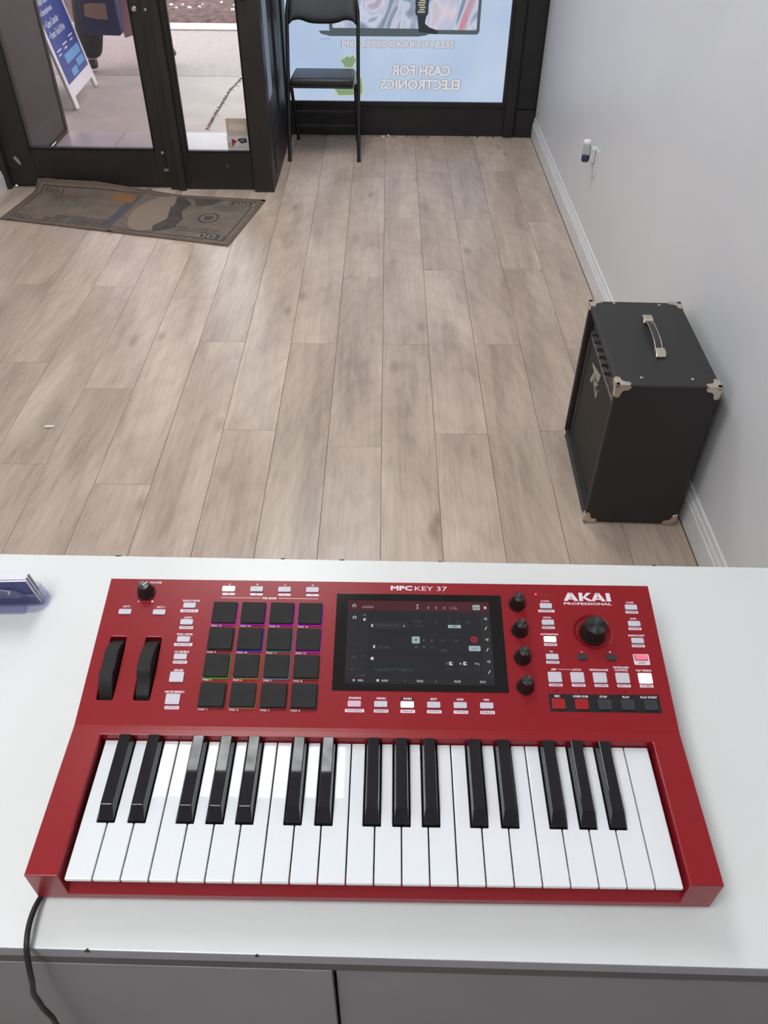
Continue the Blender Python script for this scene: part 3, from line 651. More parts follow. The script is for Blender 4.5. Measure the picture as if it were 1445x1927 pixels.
UIT=[('untitled',-11.5,129.6,11.2,3.1,'w'),('1',50.7,129.3,1.1,2.8,'w'),('1',58.8,129.3,1.1,2.8,'w'),('0',67.2,129.3,2.2,3.1,'w'),('1/16',76.4,129.3,6.8,3.1,'w'),('1',-6.6,107.8,1.6,3.0,'W'),('TrapSoul Demo, M...',8.7,108.1,23.0,3.0,'g'),('130.00',39.6,113.1,8.9,2.7,'g'),('4/8',57.6,112.8,3.5,2.4,'d'),('1',71.3,113.0,0.8,2.1,'g'),('4/8',79.9,113.0,3.5,2.4,'g'),('Off',91.0,112.9,4.3,2.7,'g'),('1',-4.1,84.3,1.6,3.2,'W'),('Drums',5.4,84.3,11.6,3.5,'g'),('Seq',64.0,91.5,5.0,2.7,'g'),('Off',77.5,91.9,4.2,2.7,'g'),('100%',65.1,81.0,6.8,2.9,'g'),('CV',52.9,84.9,3.9,2.0,'d'),('Trap-Kit-OV TrapSoul',14.9,59.4,37.2,3.9,'g'),('MIDI',-16.6,47.9,4.9,1.9,'W'),('AUDIO',6.9,48.0,6.4,2.1,'W'),('-',25.9,48.0,1.0,0.4,'w'),('TRACK',40.9,48.0,6.7,2.2,'W'),('+',56.0,47.8,1.2,1.2,'W'),('MUTE',77.1,48.0,5.9,2.2,'W'),('SOLO',101.6,48.1,5.6,2.2,'W'),('USER',69.6,62.2,6.0,1.3,'D'),('SAMPLES',69.5,60.7,7.8,1.3,'D'),('AUDIO',83.4,62.3,6.0,1.3,'D'),('SAMPLES',83.3,60.8,7.8,1.3,'D'),('EDIT',97.3,62.2,5.2,1.3,'D'),('SAMPLES',97.2,60.7,7.8,1.3,'D'),('MODE',95.7,83.7,5.5,1.3,'k'),('A',107.4,117.4,1.3,2.1,'W'),('I',109.2,117.3,0.8,2.8,'W'),('A',107.5,93.8,1.3,2.1,'W'),('I',109.3,93.7,0.8,2.7,'W'),('A',107.7,69.8,1.3,2.0,'W'),('I',109.4,69.6,0.8,2.6,'W'),('XY',-24.9,59.4,3.9,3.6,'d')]
UIR=[(37.4,92.3,7.9,7.7,'c'),(76.6,108.0,13.1,3.6,'c'),(95.7,83.8,11.6,5.8,'c'),(99.8,130.4,7.6,5.9,'G'),(108.9,130.2,2.5,2.8,'W'),(39.5,128.8,1.9,2.2,'w'),(39.5,132.1,1.9,2.2,'w'),(-5.8,71.4,2.9,3.1,'W'),(0.1,48.2,2.3,2.5,'W'),(-23.1,48.1,2.0,2.2,'c'),(71.4,67.1,3.4,3.7,'W'),(85.3,67.3,3.4,3.7,'W'),(67.7,67.0,2.3,2.6,'d'),(80.8,67.1,1.8,2.0,'w'),(-14.5,119.9,1.9,0.9,'w'),(-14.5,114.7,2.4,2.7,'W'),(-14.5,73.9,4.4,0.4,'d'),(-14.3,53.4,4.9,0.4,'D2'),(-19.2,51.4,19.2,0.4,'r'),(25.8,107.8,1.2,1.4,'W'),(37.4,84.7,2.4,2.3,'d'),(45.4,84.8,2.4,2.3,'d'),(45.3,92.1,1.9,2.1,'d'),(53.2,92.2,2.1,2.4,'d'),(-25.3,102.1,0.5,3.3,'D'),(-23.9,102.2,0.5,3.3,'D'),(-25.4,88.8,3.2,0.6,'D'),(-24.6,87.6,4.2,0.6,'D'),(-25.4,86.4,3.2,0.6,'D'),(-26.3,71.7,0.7,1.1,'d'),(-25.1,72.0,0.7,1.7,'d'),(-23.8,72.6,0.7,2.9,'d'),(-22.5,73.3,0.7,4.3,'d'),(95.3,67.3,0.8,2.3,'w'),(97.5,67.3,1.6,1.7,'w'),(99.2,66.2,0.6,2.0,'w'),(40.0,107.7,11.2,3.3,'F'),(10.6,108.4,37.2,7.0,'F')]
for x, y, a, b_, c_ in UIR: U.rr(x/1000, y/1000, a/1000, b_/1000, min(a, b_)/1000*.15, ZB+(.0002 if c_ == 'F' else .0003), ui[c_])
for t_, x, y, a, b_, c_ in UIT: U.text(t_, x/1000, y/1000, ui[c_], w=a/1000, h=b_/1000, z=ZB+.0004, bold=.0 if c_ in 'gdwk' else .02)
for x, y in ((-25.4, 130.7), (-24.6, 117.0)):
    x /= 1000; y /= 1000
    U.poly([(x-.0023, y), (x, y+.0021), (x+.0023, y), (x+.0017, y-.0003), (x, y+.0012), (x-.0017, y-.0003)], ZB+.0004, ui['W']); U.rr(x-.0012, y-.0008, .0007, .0026, .0001, ZB+.0004, ui['W']); U.rr(x+.0012, y-.0008, .0007, .0026, .0001, ZB+.0004, ui['W'])
U.disc(.0956, .0936, .0036, ZB+.0004, emis('ui_rec', (176, 44, 54), .8)); U.disc(.0956, .0936, .0012, ZB+.0005, Ub)
for x, y in ((108.2, 106.4), (108.3, 82.6), (108.5, 58.5)):
    x /= 1000; y /= 1000; U.poly([(x-.0014, y-.0018), (x-.0006, y-.0018), (x+.0014, y+.0018), (x+.0005, y+.0018)], ZB+.0004, ui['W'])
for i in range(2):
    for j in range(2): U.rr(.0367+.0015*i, .0916+.0015*j, .0010, .0011, .0002, ZB+.0005, ui['k'])
U.rr(.0766, .1080, .0042, .0017, .0004, ZB+.0005, ui['k']); U.rr(.0766, .1080, .0032, .0009, .0002, ZB+.0006, ui['c'])
U.rr(.0722, .0673, .0018, .0013, .0002, ZB+.0005, ui['k']); U.rr(.0861, .0673, .0018, .0013, .0002, ZB+.0005, ui['k'])
U.poly([(.0966, .1295), (.0984, .1310), (.1000, .1297), (.1018, .1308), (.1030, .1300), (.1030, .1292), (.1018, .1299), (.1000, .1288), (.0984, .1301), (.0966, .1287)], ZB+.0005, ui['g'])
o = U.build('display', scr, fix=False); o.matrix_local = T((-.0411, -.0915, 0)); o['label'] = 'lit dark grey display with a maroon title bar'

# wheels
def wheel(cx, dim_deg, name):
    RR = .0370; zc = -.0240; P = []; n = 90
    for k in range(n):
        a = 360*k/n; r_ = RR; dd = (a-dim_deg+180) % 360-180
        if abs(dd) < 17: r_ = RR-.0034*(1-(dd/17)**2)
        P.append((r_*math.cos(math.radians(a)), max(-.034, zc+r_*math.sin(math.radians(a)))))
    o = MB().prism(P, -.0066, .0066, M['wheel'], 'x').build(name, K); o.matrix_local = PM @ T((cx, .0585, 0)); bev(o, .0012, 2, 40); return o
wheel(-.2596, 88, 'pitch_wheel'); wheel(-.2244, 122, 'modulation_wheel')
# knobs
def knob(r0, r1, h_, ribs, amp):
    m_ = MB(); wob = (lambda a, z: 1-amp*(.5+.5*math.cos(a*ribs))) if ribs else None
    m_.lathe([(r0, .0004), (r0, .002), (r0*.97, .0026)], M['knob'], 72)
    m_.lathe([(r0*.95, .002), (r1*1.03, h_-.0012), (r1, h_-.0004)], M['knob'], 72, wob=wob); m_.lathe([(r1*.97, h_-.0008), (r1*.92, h_), (r1*.3, h_+.0001)], M['knob_cap'], 48, smooth=False); return m_
kb = None
for y in (.1352, .1050, .0748, .0440):
    if kb is None: kb = pp(knob(.0086, .0056, .0150, 24, .05), 'assignable_knob', .1421, y)
    else: dup(kb, .1421, y)
pp(knob(.0136, .0106, .0175, 48, .02), 'encoder_dial', .2152, .1033)
v = pp(knob(.0094, .0058, .0150, 7, .10), 'volume_knob', -.2418, .1432)
q = MB().box(-.0005, .0005, .0000, .0056, .0149, .01545, M['ink'], x=R(-42, 'Z')).build('pointer', v)

# ================================================================== CABLE
def smooth_path(P, n=8):
    P = [Vector(p) for p in P]; Q = []
    for i in range(len(P)-1):
        p0 = P[max(i-1, 0)]; p1 = P[i]; p2 = P[i+1]; p3 = P[min(i+2, len(P)-1)]
        for k in range(n):
            t_ = k/n; Q.append(.5*((2*p1)+(p2-p0)*t_+(2*p0-5*p1+4*p2-p3)*t_*t_+(3*p1-p0-3*p2+p3)*t_**3))
    return Q+[P[-1]]
cp = [(-.262, .10, .0035), (-.272, .045, .0035), (-.2788, .010, .0040), (-.2815, -.006, .0075), (-.2812, -.022, .0095), (-.279, -.0375, .006), (-.2790, -.0470, -.012), (-.2825, -.0500, -.036), (-.287, -.0520, -.058), (-.2885, -.0520, -.078), (-.290, -.0520, -.098), (-.289, -.052, -.125), (-.291, -.052, -.145), (-.293, -.052, -.22), (-.28, -.06, -.45), (-.29, -.08, -.75), (-.30, -.12, -.965), (-.33, -.3, -.967)]
cb = MB().tube([tuple(q_+Vector((0, 0, CT))) for q_ in smooth_path(cp)], .0024, mat('black_cable', (.012, .011, .012), .45), 12).build('power_cable', fix=False)
tag(cb, 'thin black power cable running from under the keyboard over the counter edge', 'cable')

# ================================================================== CARD HOLDER
clear = glass('clear_acrylic', (.90, .90, .955), .05)
navy = mat('navy_card', s2l((50, 52, 110)), .4); cardw = mat('card_edge', s2l((215, 215, 222)), .6)
HW = .0480; HO = T((-.4290, .3275, CT)) @ R(2.5, 'Z')
Hh = thing('card_holder', 'clear acrylic business card holder at the left edge of the counter', 'card holder', (0, 0, 0)); Hh.matrix_world = HO
lean = -13
def RL(y): return T((0, y, .0026)) @ R(90-lean, 'X')
MB().prism(rrect(0, .004, 2*HW+.008, .034, .015, 6), 0.0002, .0028, clear, 'z').build('base', Hh, .0006)
g_ = [(-HW+.003, 0), (HW-.003, 0), (HW-.003, .0235)] + [(HW-.0115-.009*(math.sin(a)), .0245+.0100*(1-math.cos(a))) for a in (0, .4, .8, 1.2, 1.57)] + [(HW-.030, .0372), (-HW+.030, .0372), (-HW+.012, .0240), (-HW+.003, .0235)]
MB().prism(g_, -.0008, .0008, clear, 'z', x=RL(-.0030)).build('front_guard', Hh, .0004)
MB().prism([(-HW+.003, 0), (HW-.003, 0), (HW-.003, .026), (-HW+.003, .026)], -.0008, .0008, clear, 'z', x=RL(.0150)).build('back_guard', Hh, .0004)
for s_ in (-1, 1):
    x0 = s_*(HW-.001)
    MB().prism([(-.004, .0028), (.0155, .0028), (.0100, .026), (-.0095, .026)], min(x0, x0-s_*.0016), max(x0, x0-s_*.0016), clear, 'x').build('end_wall', Hh, .0004)
    pts = [(s_*(HW+.001), -.004, .0034), (s_*(HW+.004), .004, .010), (s_*(HW+.003), .0045, .022), (s_*(HW-.001), .002, .027)]
    MB().tube([tuple(p) for p in smooth_path(pts, 5)], .0014, clear, 8).build('end_rib', Hh)
MB().prism([(-.0150, .0003), (-.0045, .0003), (-.0040, .0045), (-.0140, .0025)], -HW+.016, HW-.0190, clear, 'x').build('support_foot', Hh, .0005)
labs = ['navy business card nearest the keyboard user, its white logo showing', 'second navy business card in the clear holder, just behind the front one', 'middle business card of the stack in the clear holder', 'second rearmost business card in the clear holder', 'rearmost business card of the stack in the clear holder']
for k in range(5):
    m_ = MB(); m_.x = HO @ T((0, -.0003+.0026*k, .0032)) @ R(90-lean, 'X')
    up = .0010*((k*3) % 4)/3
    m_.box(-.0437, .0440-.0010*(k % 2), up, .0508+up, -.0010, .0010, cardw); m_.box(-.0432, .0436-.0010*(k % 2), up+.0004, .0504+up, .0010, .00115, navy)
    if k == 0:
        wt = M['ink']
        m_.poly([(.004, .036), (.020, .031), (.016, .022), (.014, .022), (.0172, .0297), (.004, .034)], .00135, wt); m_.poly([(-.02, .022), (-.018, .022), (-.0165, .028), (.004, .034), (.004, .036), (-.0185, .029)], .00135, wt)
        m_.text('A', .0, .0275, wt, w=.004, h=.004, z=.00135); m_.text('WE BUY, SELL & TRADE', .004, .0165, wt, w=.045, h=.0022, z=.00135, bold=.02)
    o = m_.build('business_card'); tag(o, labs[k], 'business card', 'business cards in the clear holder')

# ================================================================== DOORMAT
A_, B_, C_, D_ = [Vector(v) for v in ((-1.957, 3.718), (-.751, 3.427), (-.636, 3.996), (-1.888, 4.140))]
def mz(u, v):
    z = .0055
    s_ = max(0, min(1, (v-.80)/.20)); q_ = max(0, min(1, (.62-u)/.35)); z += .048*s_*s_*q_
    z += .011*math.exp(-((u-(.495+.0*v))/.010)**2)+.004*math.exp(-((u-.05)/.02)**2)
    z += .0025*max(0, math.sin(u*34))*max(0, 1-v*6)*(1 if u < .5 else .2)
    return z
def mp_(u, v, dz=0):
    P = (1-u)*(1-v)*A_+u*(1-v)*B_+u*v*C_+(1-u)*v*D_
    return (P.x, P.y, mz(u, v)+dz)
matm = noisy(mat('woven_mat', s2l((112, 100, 90)), .95), 14, .14, .5, 300); matd = noisy(mat('mat_print_dark', s2l((74, 68, 64)), .95), 20, .25); mate = noisy(mat('mat_border', s2l((104, 88, 78)), .95), 20, .1)
matg = mat('mat_print_green', s2l((92, 100, 82)), .95); mato = mat('mat_print_orange', s2l((134, 98, 62)), .95); matb = mat('mat_print_blue', s2l((84, 82, 88)), .95); matl = mat('mat_print_light', s2l((138, 122, 108)), .95)
nu, nv = 120, 40; g = MB(); V = []; F = []
for top in (1, 0):
    for j in range(nv+1):
        for i in range(nu+1):
            p_ = mp_(i/nu, j/nv); V.append(p_ if top else (p_[0], p_[1], max(.0004, p_[2]-.005)))
n0 = (nu+1)*(nv+1)
for j in range(nv):
    for i in range(nu): a = j*(nu+1)+i; F.append((a, a+1, a+nu+2, a+nu+1)); F.append((n0+a, n0+a+nu+1, n0+a+nu+2, n0+a+1))
for i in range(nu): F.append((i+1, i, n0+i, n0+i+1)); b_ = nv*(nu+1)+i; F.append((b_, b_+1, n0+b_+1, n0+b_))
for j in range(nv): a = j*(nu+1); F.append((a, a+nu+1, n0+a+nu+1, n0+a)); a += nu; F.append((a+nu+1, a, n0+a, n0+a+nu+1))
g.add(V, F, matm, True)
def band(u0, u1, v0, v1, m_, n_=40, dz=.0007):
    V = []; F = []; m2 = max(1, int(n_*(v1-v0)))
    n1 = max(1, int(n_*2*(u1-u0)))
    for j in range(m2+1):
        for i in range(n1+1): V.append(mp_(u0+(u1-u0)*i/n1, v0+(v1-v0)*j/m2, dz))
    for j in range(m2):
        for i in range(n1): a = j*(n1+1)+i; F.append((a, a+1, a+n1+2, a+n1+1))
    g.add(V, F, m_, True)
LX, LY = 1.24, .58
for a in ((0, 1, 0, .035), (0, 1, .965, 1), (0, .016, 0, 1), (.984, 1, 0, 1)): band(*a, mate)
for a in ((.03, .97, .065, .080), (.03, .97, .925, .94), (.03, .037, .065, .94), (.963, .970, .065, .94)): band(*a, matd, dz=.0008)
def mtext(t, u, v, w_, h_, m_, dz=.0013, bold=0):
    q_ = MB(); q_.text(t, 0, 0, m_, w=w_, h=h_, bold=bold)
    g.add([mp_(u-p_[0]/LX, v-p_[1]/LY, dz) for p_ in q_.v], q_.f, m_)
def mpoly(P, m_, dz=.0009): g.add([mp_(u, v, dz) for u, v in P], [tuple(range(len(P)))], m_)
def moval(u, v, ru, rv, m_, dz=.0009, a0=0, a1=2*PI, n_=28): mpoly([(u+ru*math.cos(a0+(a1-a0)*k/n_), v+rv*math.sin(a0+(a1-a0)*k/n_)) for k in range(n_)], m_, dz)
mtext('100', .215, .56, .20, .10, matg); mpoly([(.36, .74), (.46, .72), (.46, .88), (.36, .9)], mato)
band(.436, .476, .10, .90, matb)
mtext('ONE HUNDRED DOLLARS', .31, .135, .34, .05, matd); mtext('THE UNITED STATES OF AMERICA', .33, .225, .30, .035, matd)
moval(.60, .52, .095, .44, matl, .0009); mpoly([(.66, .92), (.71, .80), (.70, .60), (.735, .42), (.72, .2), (.66, .10), (.64, .22), (.665, .42), (.63, .60), (.61, .80), (.60, .93)], matd, .0011)
moval(.60, .66, .03, .09, matd, .0012); moval(.585, .38, .02, .05, matd, .0012); mpoly([(.70, .93), (.83, .93), (.80, .80), (.74, .74)], matd, .0011)
moval(.832, .50, .043, .115, matd, .0010); moval(.832, .50, .033, .09, matm, .0012); moval(.832, .50, .02, .055, matd, .0014)
for u, v, w_, h_ in ((.93, .86, .10, .045), (.90, .125, .13, .05), (.085, .13, .10, .05), (.09, .87, .10, .045)): mtext('100', u, v, w_, h_, matl if u > .8 else matd, .0014)
mpoly([(.86, .09), (.96, .09), (.96, .17), (.86, .17)], matd, .0010); mpoly([(.87, .82), (.96, .82), (.96, .91), (.87, .91)], matd, .0010)
for k in range(4): band(.80+.01*k, .95, .78-.035*k, .79-.035*k, matd)
mtext('LF 48291703 B', .82, .25, .24, .028, matd); mtext('THIS NOTE IS LEGAL TENDER', .83, .19, .22, .016, matd)
for k in range(6): band(.10+.02*(k % 2), .24, .80-.03*k, .806-.03*k, matd)
o = g.build('doormat', fix=False); tag(o, 'brown doormat printed like a banknote, ridge across its middle, in front of the doors', 'doormat')

# ================================================================== AMPLIFIER
AMP = thing('guitar_amplifier', 'black combo guitar amplifier with metal corners standing by the right wall', 'amplifier', (.6185, 1.506, 0), math.radians(-1.6))
AW, AD, AH, A0 = .276, .462, .500, .004
tolex = noisy(mat('black_tolex', (.026, .024, .024), .50), 500, .35, .8, 700, dist=.0008)
TH = .019; RC = .026
V = [(0, 0, A0), (0, AD, A0), (0, AD, AH), (0, 0, AH), (AW, 0, A0), (AW, AD, A0), (AW, AD, AH), (AW, 0, AH),
     (0, TH, A0+TH), (0, AD-TH, A0+TH), (0, AD-TH, AH-TH), (0, TH, AH-TH), (RC+.004, TH, A0+TH), (RC+.004, AD-TH, A0+TH), (RC+.004, AD-TH, AH-TH), (RC+.004, TH, AH-TH)]
F = [(4, 5, 6, 7), (0, 1, 5, 4), (1, 2, 6, 5), (2, 3, 7, 6), (3, 0, 4, 7), (0, 8, 9, 1), (1, 9, 10, 2), (2, 10, 11, 3), (3, 11, 8, 0), (8, 12, 13, 9), (9, 13, 14, 10), (10, 14, 15, 11), (11, 15, 12, 8), (12, 15, 14, 13)]
MB().add(V, F, tolex).build('cabinet', AMP, .006, 3)
cloth = noisy(mat('brown_black_grille_cloth', (.034, .029, .024), .8), 400, .3, .5, 900)
MB().box(RC-.004, RC+.003, TH+.001, AD-TH-.001, A0+TH+.001, .395, cloth).build('grille', AMP)
MB().box(RC-.003, RC+.003, TH+.001, AD-TH-.001, .405, AH-TH-.001, mat('amp_panel', (.05, .05, .05), .4, .3)).build('control_panel', AMP)
tr = mat('satin_strip', (.22, .20, .19), .35, .8)
MB().box(RC-.008, RC+.002, TH+.001, AD-TH-.001, .396, .405, tr).build('trim_strip', AMP, .001)
MB().box(RC-.009, RC, AD-TH-.016, AD-TH-.009, A0+TH+.002, .396, tr).build('trim_strip', AMP, .001)
for y in (.365, .3225, .280, .2375, .195, .1525):
    q = MB().lathe([(.0115, 0), (.0115, .004), (.008, .006), (.0068, .019), (.005, .020)], M['knob'], 20, x=R(-90, 'Y')).build('control_knob', AMP); q.location = (RC-.003, y, .440)
lg = MB(); lc = mat('silver_logo', (.50, .46, .45), .35, .6)
def LP(P, t=.003): lg.prism([(.353-u, z) for u, z in P], RC-.004-t, RC-.004, lc, 'x')
LP([(0, .347), (.118, .376), (.112, .352), (.05, .341)]); LP([(.045, .345), (.062, .348), (.034, .296), (.016, .299)]); LP([(.060, .349), (.112, .352), (.104, .345), (.066, .342)])
LP([(.100, .340), (.108, .338), (.080, .313), (.072, .318)]); LP([(.048, .318), (.054, .318), (.121, .299), (.118, .296)]); LP([(.116, .325), (.124, .327), (.121, .297), (.117, .299)])
lg.text('EAVEY', 0, 0, lc, w=.062, h=.020, bold=.03, x=T((RC-.0062, .353-.078, .3290)) @ R(-90, 'Z') @ R(90, 'X') @ R(-8, 'Z'))
lg.build('name_badge', AMP, 0, fix=False)
# corner protectors
def corner(cx, cy, cz, sx, sy, sz, name='corner_protector'):
    a = .034; e = .0016; m_ = MB()
    P = [(-e, -e), (a, -e), (a+.006, .006), (a+.002, .014), (.022, .017), (.017, .022), (.014, a+.002), (.006, a+.006), (-e, a)]
    mt = mat('corner', (.68, .60, .51), .28, 1) if 'cm' not in M else M['cm']; M['cm'] = mt
    X = T((cx, cy, cz)) @ Matrix.Diagonal((sx, sy, sz, 1))
    m_.prism([(p[0], p[1]) for p in P], -e, .0002, mt, 'z', x=X); m_.prism([(p[0], p[1]) for p in P], -e, .0002, mt, 'y', x=X); m_.prism([(p[0], p[1]) for p in P], -e, .0002, mt, 'x', x=X)
    m_.prism([(-e, -e), (.010, -e), (.010, .010), (-e, .010)], -e, .010, mt, 'z', x=X)
    o = m_.build(name, AMP, .0012, 2)
    def s_(X_): MB().lathe([(.0028, -.0008), (.0028, 0), (.0015, .0006)], M['steel'], 12, x=X_).build('screw', o)
    for w_ in ((a-.001, .0065, -e), (.0065, a-.001, -e)): s_(X @ T(w_) @ R(180, 'X'))
    for w_ in ((a-.001, -e, .0065), (.0065, -e, a-.001)): s_(X @ T(w_) @ R(90, 'X'))
    return o
for cx, sx in ((0, 1), (AW, -1)):
    for cy, sy in ((0, 1), (AD, -1)):
        for cz, sz in ((A0, 1), (AH, -1)):
            corner(cx, cy, cz, sx, sy, sz)
hb = MB(); hc = M['cm']
pts = [(.145, .172, AH+.010), (.146, .20, AH+.017), (.147, .248, AH+.019), (.148, .295, AH+.017), (.149, .325, AH+.010)]
Vh = []; Fh = []
for i, p in enumerate(smooth_path(pts, 5)):
    for dx, dz in ((-.010, 0), (-.010, .0035), (.010, .0035), (.010, 0)): Vh.append((p.x+dx, p.y, p.z+dz-.003))
n_ = len(Vh)//4
for i in range(n_-1):
    for k in range(4): Fh.append((4*i+k, 4*i+(k+1) % 4, 4*i+4+(k+1) % 4, 4*i+4+k))
Fh += [(0, 1, 2, 3), (4*n_-1, 4*n_-2, 4*n_-3, 4*n_-4)]
hs = MB().add(Vh, Fh, mat('handle_vinyl', (.035, .030, .032), .35)).build('handle_strap', AMP, .0008)
for dx in (-.0095, .0095): MB().tube([(p.x+dx, p.y, p.z+.0008) for p in smooth_path(pts, 4)], .0012, hc, 6).build('handle_edge', hs)
for (x, y) in ((.1485, .340), (.1445, .155)):
    q = MB().prism([(-.019, 0), (-.019, .006), (-.012, .016), (.012, .016), (.019, .006), (.019, 0)], -.014, .014, hc, 'x'); q = q.build('handle_cap', AMP, .002, 2, loc=(x, y, AH))
    MB().lathe([(.0035, .016), (.0035, .0166), (.002, .0172)], M['steel'], 12).build('cap_screw', q)
for (x, y) in ((.073, .449), (.208, .443), (.073, .038), (.208, .037)):
    MB().lathe([(.0048, 0), (.0044, .0010), (.002, .0018)], M['steel'], 14).build('lid_screw', AMP, loc=(x, y, AH))

# ================================================================== FOLDING CHAIR
CH = thing('folding_chair', 'black metal folding chair with padded vinyl seat in front of the display window', 'chair', (-.3585, 4.785, 0))
fm = mat('black_chair_metal', (.012, .012, .013), .35, .2); vin = noisy(mat('black_vinyl', (.018, .019, .022), .38), 60, .1, .3, 300)
def lean_y(z): return -.185+.33*z/.78
P = []
for sx in (-1, 1):
    q = [(sx*.203, lean_y(0), .004), (sx*.202, lean_y(.2), .2), (sx*.200, lean_y(.45), .45), (sx*.199, lean_y(.66), .66), (sx*.196, lean_y(.72), .72), (sx*.180, lean_y(.775), .775), (sx*.145, lean_y(.802), .802), (sx*.08, lean_y(.812), .812)]
    P.append(q)
path = P[0]+[(0, lean_y(.814), .814)]+P[1][::-1]
MB().tube([tuple(p) for p in smooth_path(path, 5)], .0105, fm, 12).build('front_frame', CH)
for sx in (-1, 1):
    MB().tube([(sx*.184, -.035, .37), (sx*.184, .06, .22), (sx*.184, .20, .004)], .0095, fm, 12).build('rear_leg', CH)
    MB().lathe([(.0125, 0), (.0125, .012), (.011, .014)], mat('rubber_tip', (.02, .02, .02), .7), 16).build('foot_cap', CH, loc=(sx*.203, lean_y(0), 0))
    MB().lathe([(.0115, 0), (.0115, .012), (.010, .014)], bpy.data.materials['rubber_tip'], 16).build('foot_cap', CH, loc=(sx*.184, .20, 0))
    MB().box(sx*.190-.004, sx*.190+.004, -.06, .02, .352, .372, fm).box(sx*.187-.006, sx*.187+.006, -.035, -.015, .375, .395, M['steel']).build('hinge_bracket', CH, .002)
for z in (.100, .198):
    y = -.035+(.37-z)*.235/.366
    MB().tube([(-.184, y, z), (.184, y, z)], .006, fm, 10).build('crossbar', CH)
st = MB().box(-.178, .178, -.165, .170, -.021, .021, vin).build('seat', CH, .018, 5); st.location = (0, 0, .404); st.rotation_euler = (math.radians(-4.5), 0, 0)
for p_ in st.data.polygons: p_.use_smooth = True
st2 = MB().box(-.176, .176, -.160, .168, -.030, -.019, fm).build('seat_pan', CH, .004); st2.location = (0, 0, .404); st2.rotation_euler = (math.radians(-4.5), 0, 0)
# backrest: curved padded panel with a wavy lower edge
def zb(x): a = abs(x)/.19; return .652+.016*math.exp(-((a-.72)/.25)**2)-.002*math.cos(PI*a)+(.0 if a < .9 else -.012*(a-.9)/.1)
V = []; F = []; nx = 36; nz = 12
for side in (0, 1):
    for j in range(nz+1):
        for i in range(nx+1):
            x = -.192+.384*i/nx; a = abs(x)/.192; zt = .822-.045*max(0, (a-.55)/.45)**2.4
            z = zb(x)+(zt-zb(x))*j/nz; bul = .018*(1-(2*j/nz-1)**4)**.5*(1-a**6)**.5
            y = lean_y(z)+.018*(1-a*a)+(-.004-bul if side == 0 else .004+bul*.6); V.append((x, y, z))
n0 = (nx+1)*(nz+1)
for j in range(nz):
    for i in range(nx): a = j*(nx+1)+i; F.append((a, a+1, a+nx+2, a+nx+1)); F.append((n0+a, n0+a+nx+1, n0+a+nx+2, n0+a+1))
for i in range(nx): F.append((i+1, i, n0+i, n0+i+1)); b_ = nz*(nx+1)+i; F.append((b_, b_+1, n0+b_+1, n0+b_))
for j in range(nz): a = j*(nx+1); F.append((a, a+nx+1, n0+a+nx+1, n0+a)); a += nx; F.append((a+nx+1, a, n0+a, n0+a+nx+1))
MB().add(V, F, vin, True).build('backrest', CH)

# ================================================================== OUTLET + AIR FRESHENER
o = thing('wall_outlet', 'white wall outlet plate holding the plug-in air freshener', 'outlet', (XR, 3.40, .42))
MB().prism(rrect(0, 0, .070, .115, .004), -.0055, 0, M['base'], 'x').build('cover_plate', o, .0015)
for z in (-.022, .022): MB().prism(rrect(0, z, .032, .028, .008), -.0072, -.0050, M['base'], 'x').build('socket', o, .0006)
FR = thing('air_freshener', 'clear plug-in air freshener with purple liquid on the right wall', 'air freshener', (XR, 3.41, .42))
cg = glass('clear_plastic', (.86, .89, .88), .06)
MB().prism(rrect(0, .03, .044, .070, .012), -.030, -.0074, mat('frosted_white', (.72, .74, .73), .3), 'x').build('plug_body', FR, .004, 3)
bt = [(.004, -.002), (.014, 0), (.0165, .006), (.0170, .035), (.0150, .060), (.0160, .072), (.0150, .080), (.004, .082)]
b = MB().lathe(bt, cg, 28).build('glass_bottle', FR, loc=(-.047, 0, .000))
MB().lathe([(.004, .0), (.0130, .0015), (.0155, .006), (.0158, .026), (.003, .0262)], mat('purple_oil', (.025, .015, .10), .15), 28).build('purple_liquid', b)
MB().lathe([(.0165, .078), (.0175, .082), (.0165, .090), (.010, .093)], mat('white_cap', (.85, .85, .85), .25), 28).build('vent_cap', FR, loc=(-.047, 0, 0))

# little debris
o = MB().prism(rrect(0, 0, .034, .011, .005), 0, .006, mat('foam_white', (.75, .73, .70), .8), 'z').build('paper_scrap', None, .002, loc=(-1.156, 1.965, 0)); o.rotation_euler = (0, 0, .05)
tag(o, 'small white scrap lying on the floor planks at the left', 'scrap')
d = MB(); random.seed(5)
for k in range(46):
    x = random.choice([random.gauss(.0, .03), random.uniform(-.5, .9)]); r = random.uniform(.003, .010)*(1.5 if abs(x) < .06 else 1)
    d.lathe([(r, 0), (r*.8, r*.5), (r*.2, r*.7)], random.choice([M['paper'], matl, mato, M['blackpaint']]), 6, x=T((x, YW-.012-random.random()*.012, 0)))
tag(d.build('paint_flakes'), 'crumbled paint flakes along the foot of the window wall', 'debris', kind='stuff')

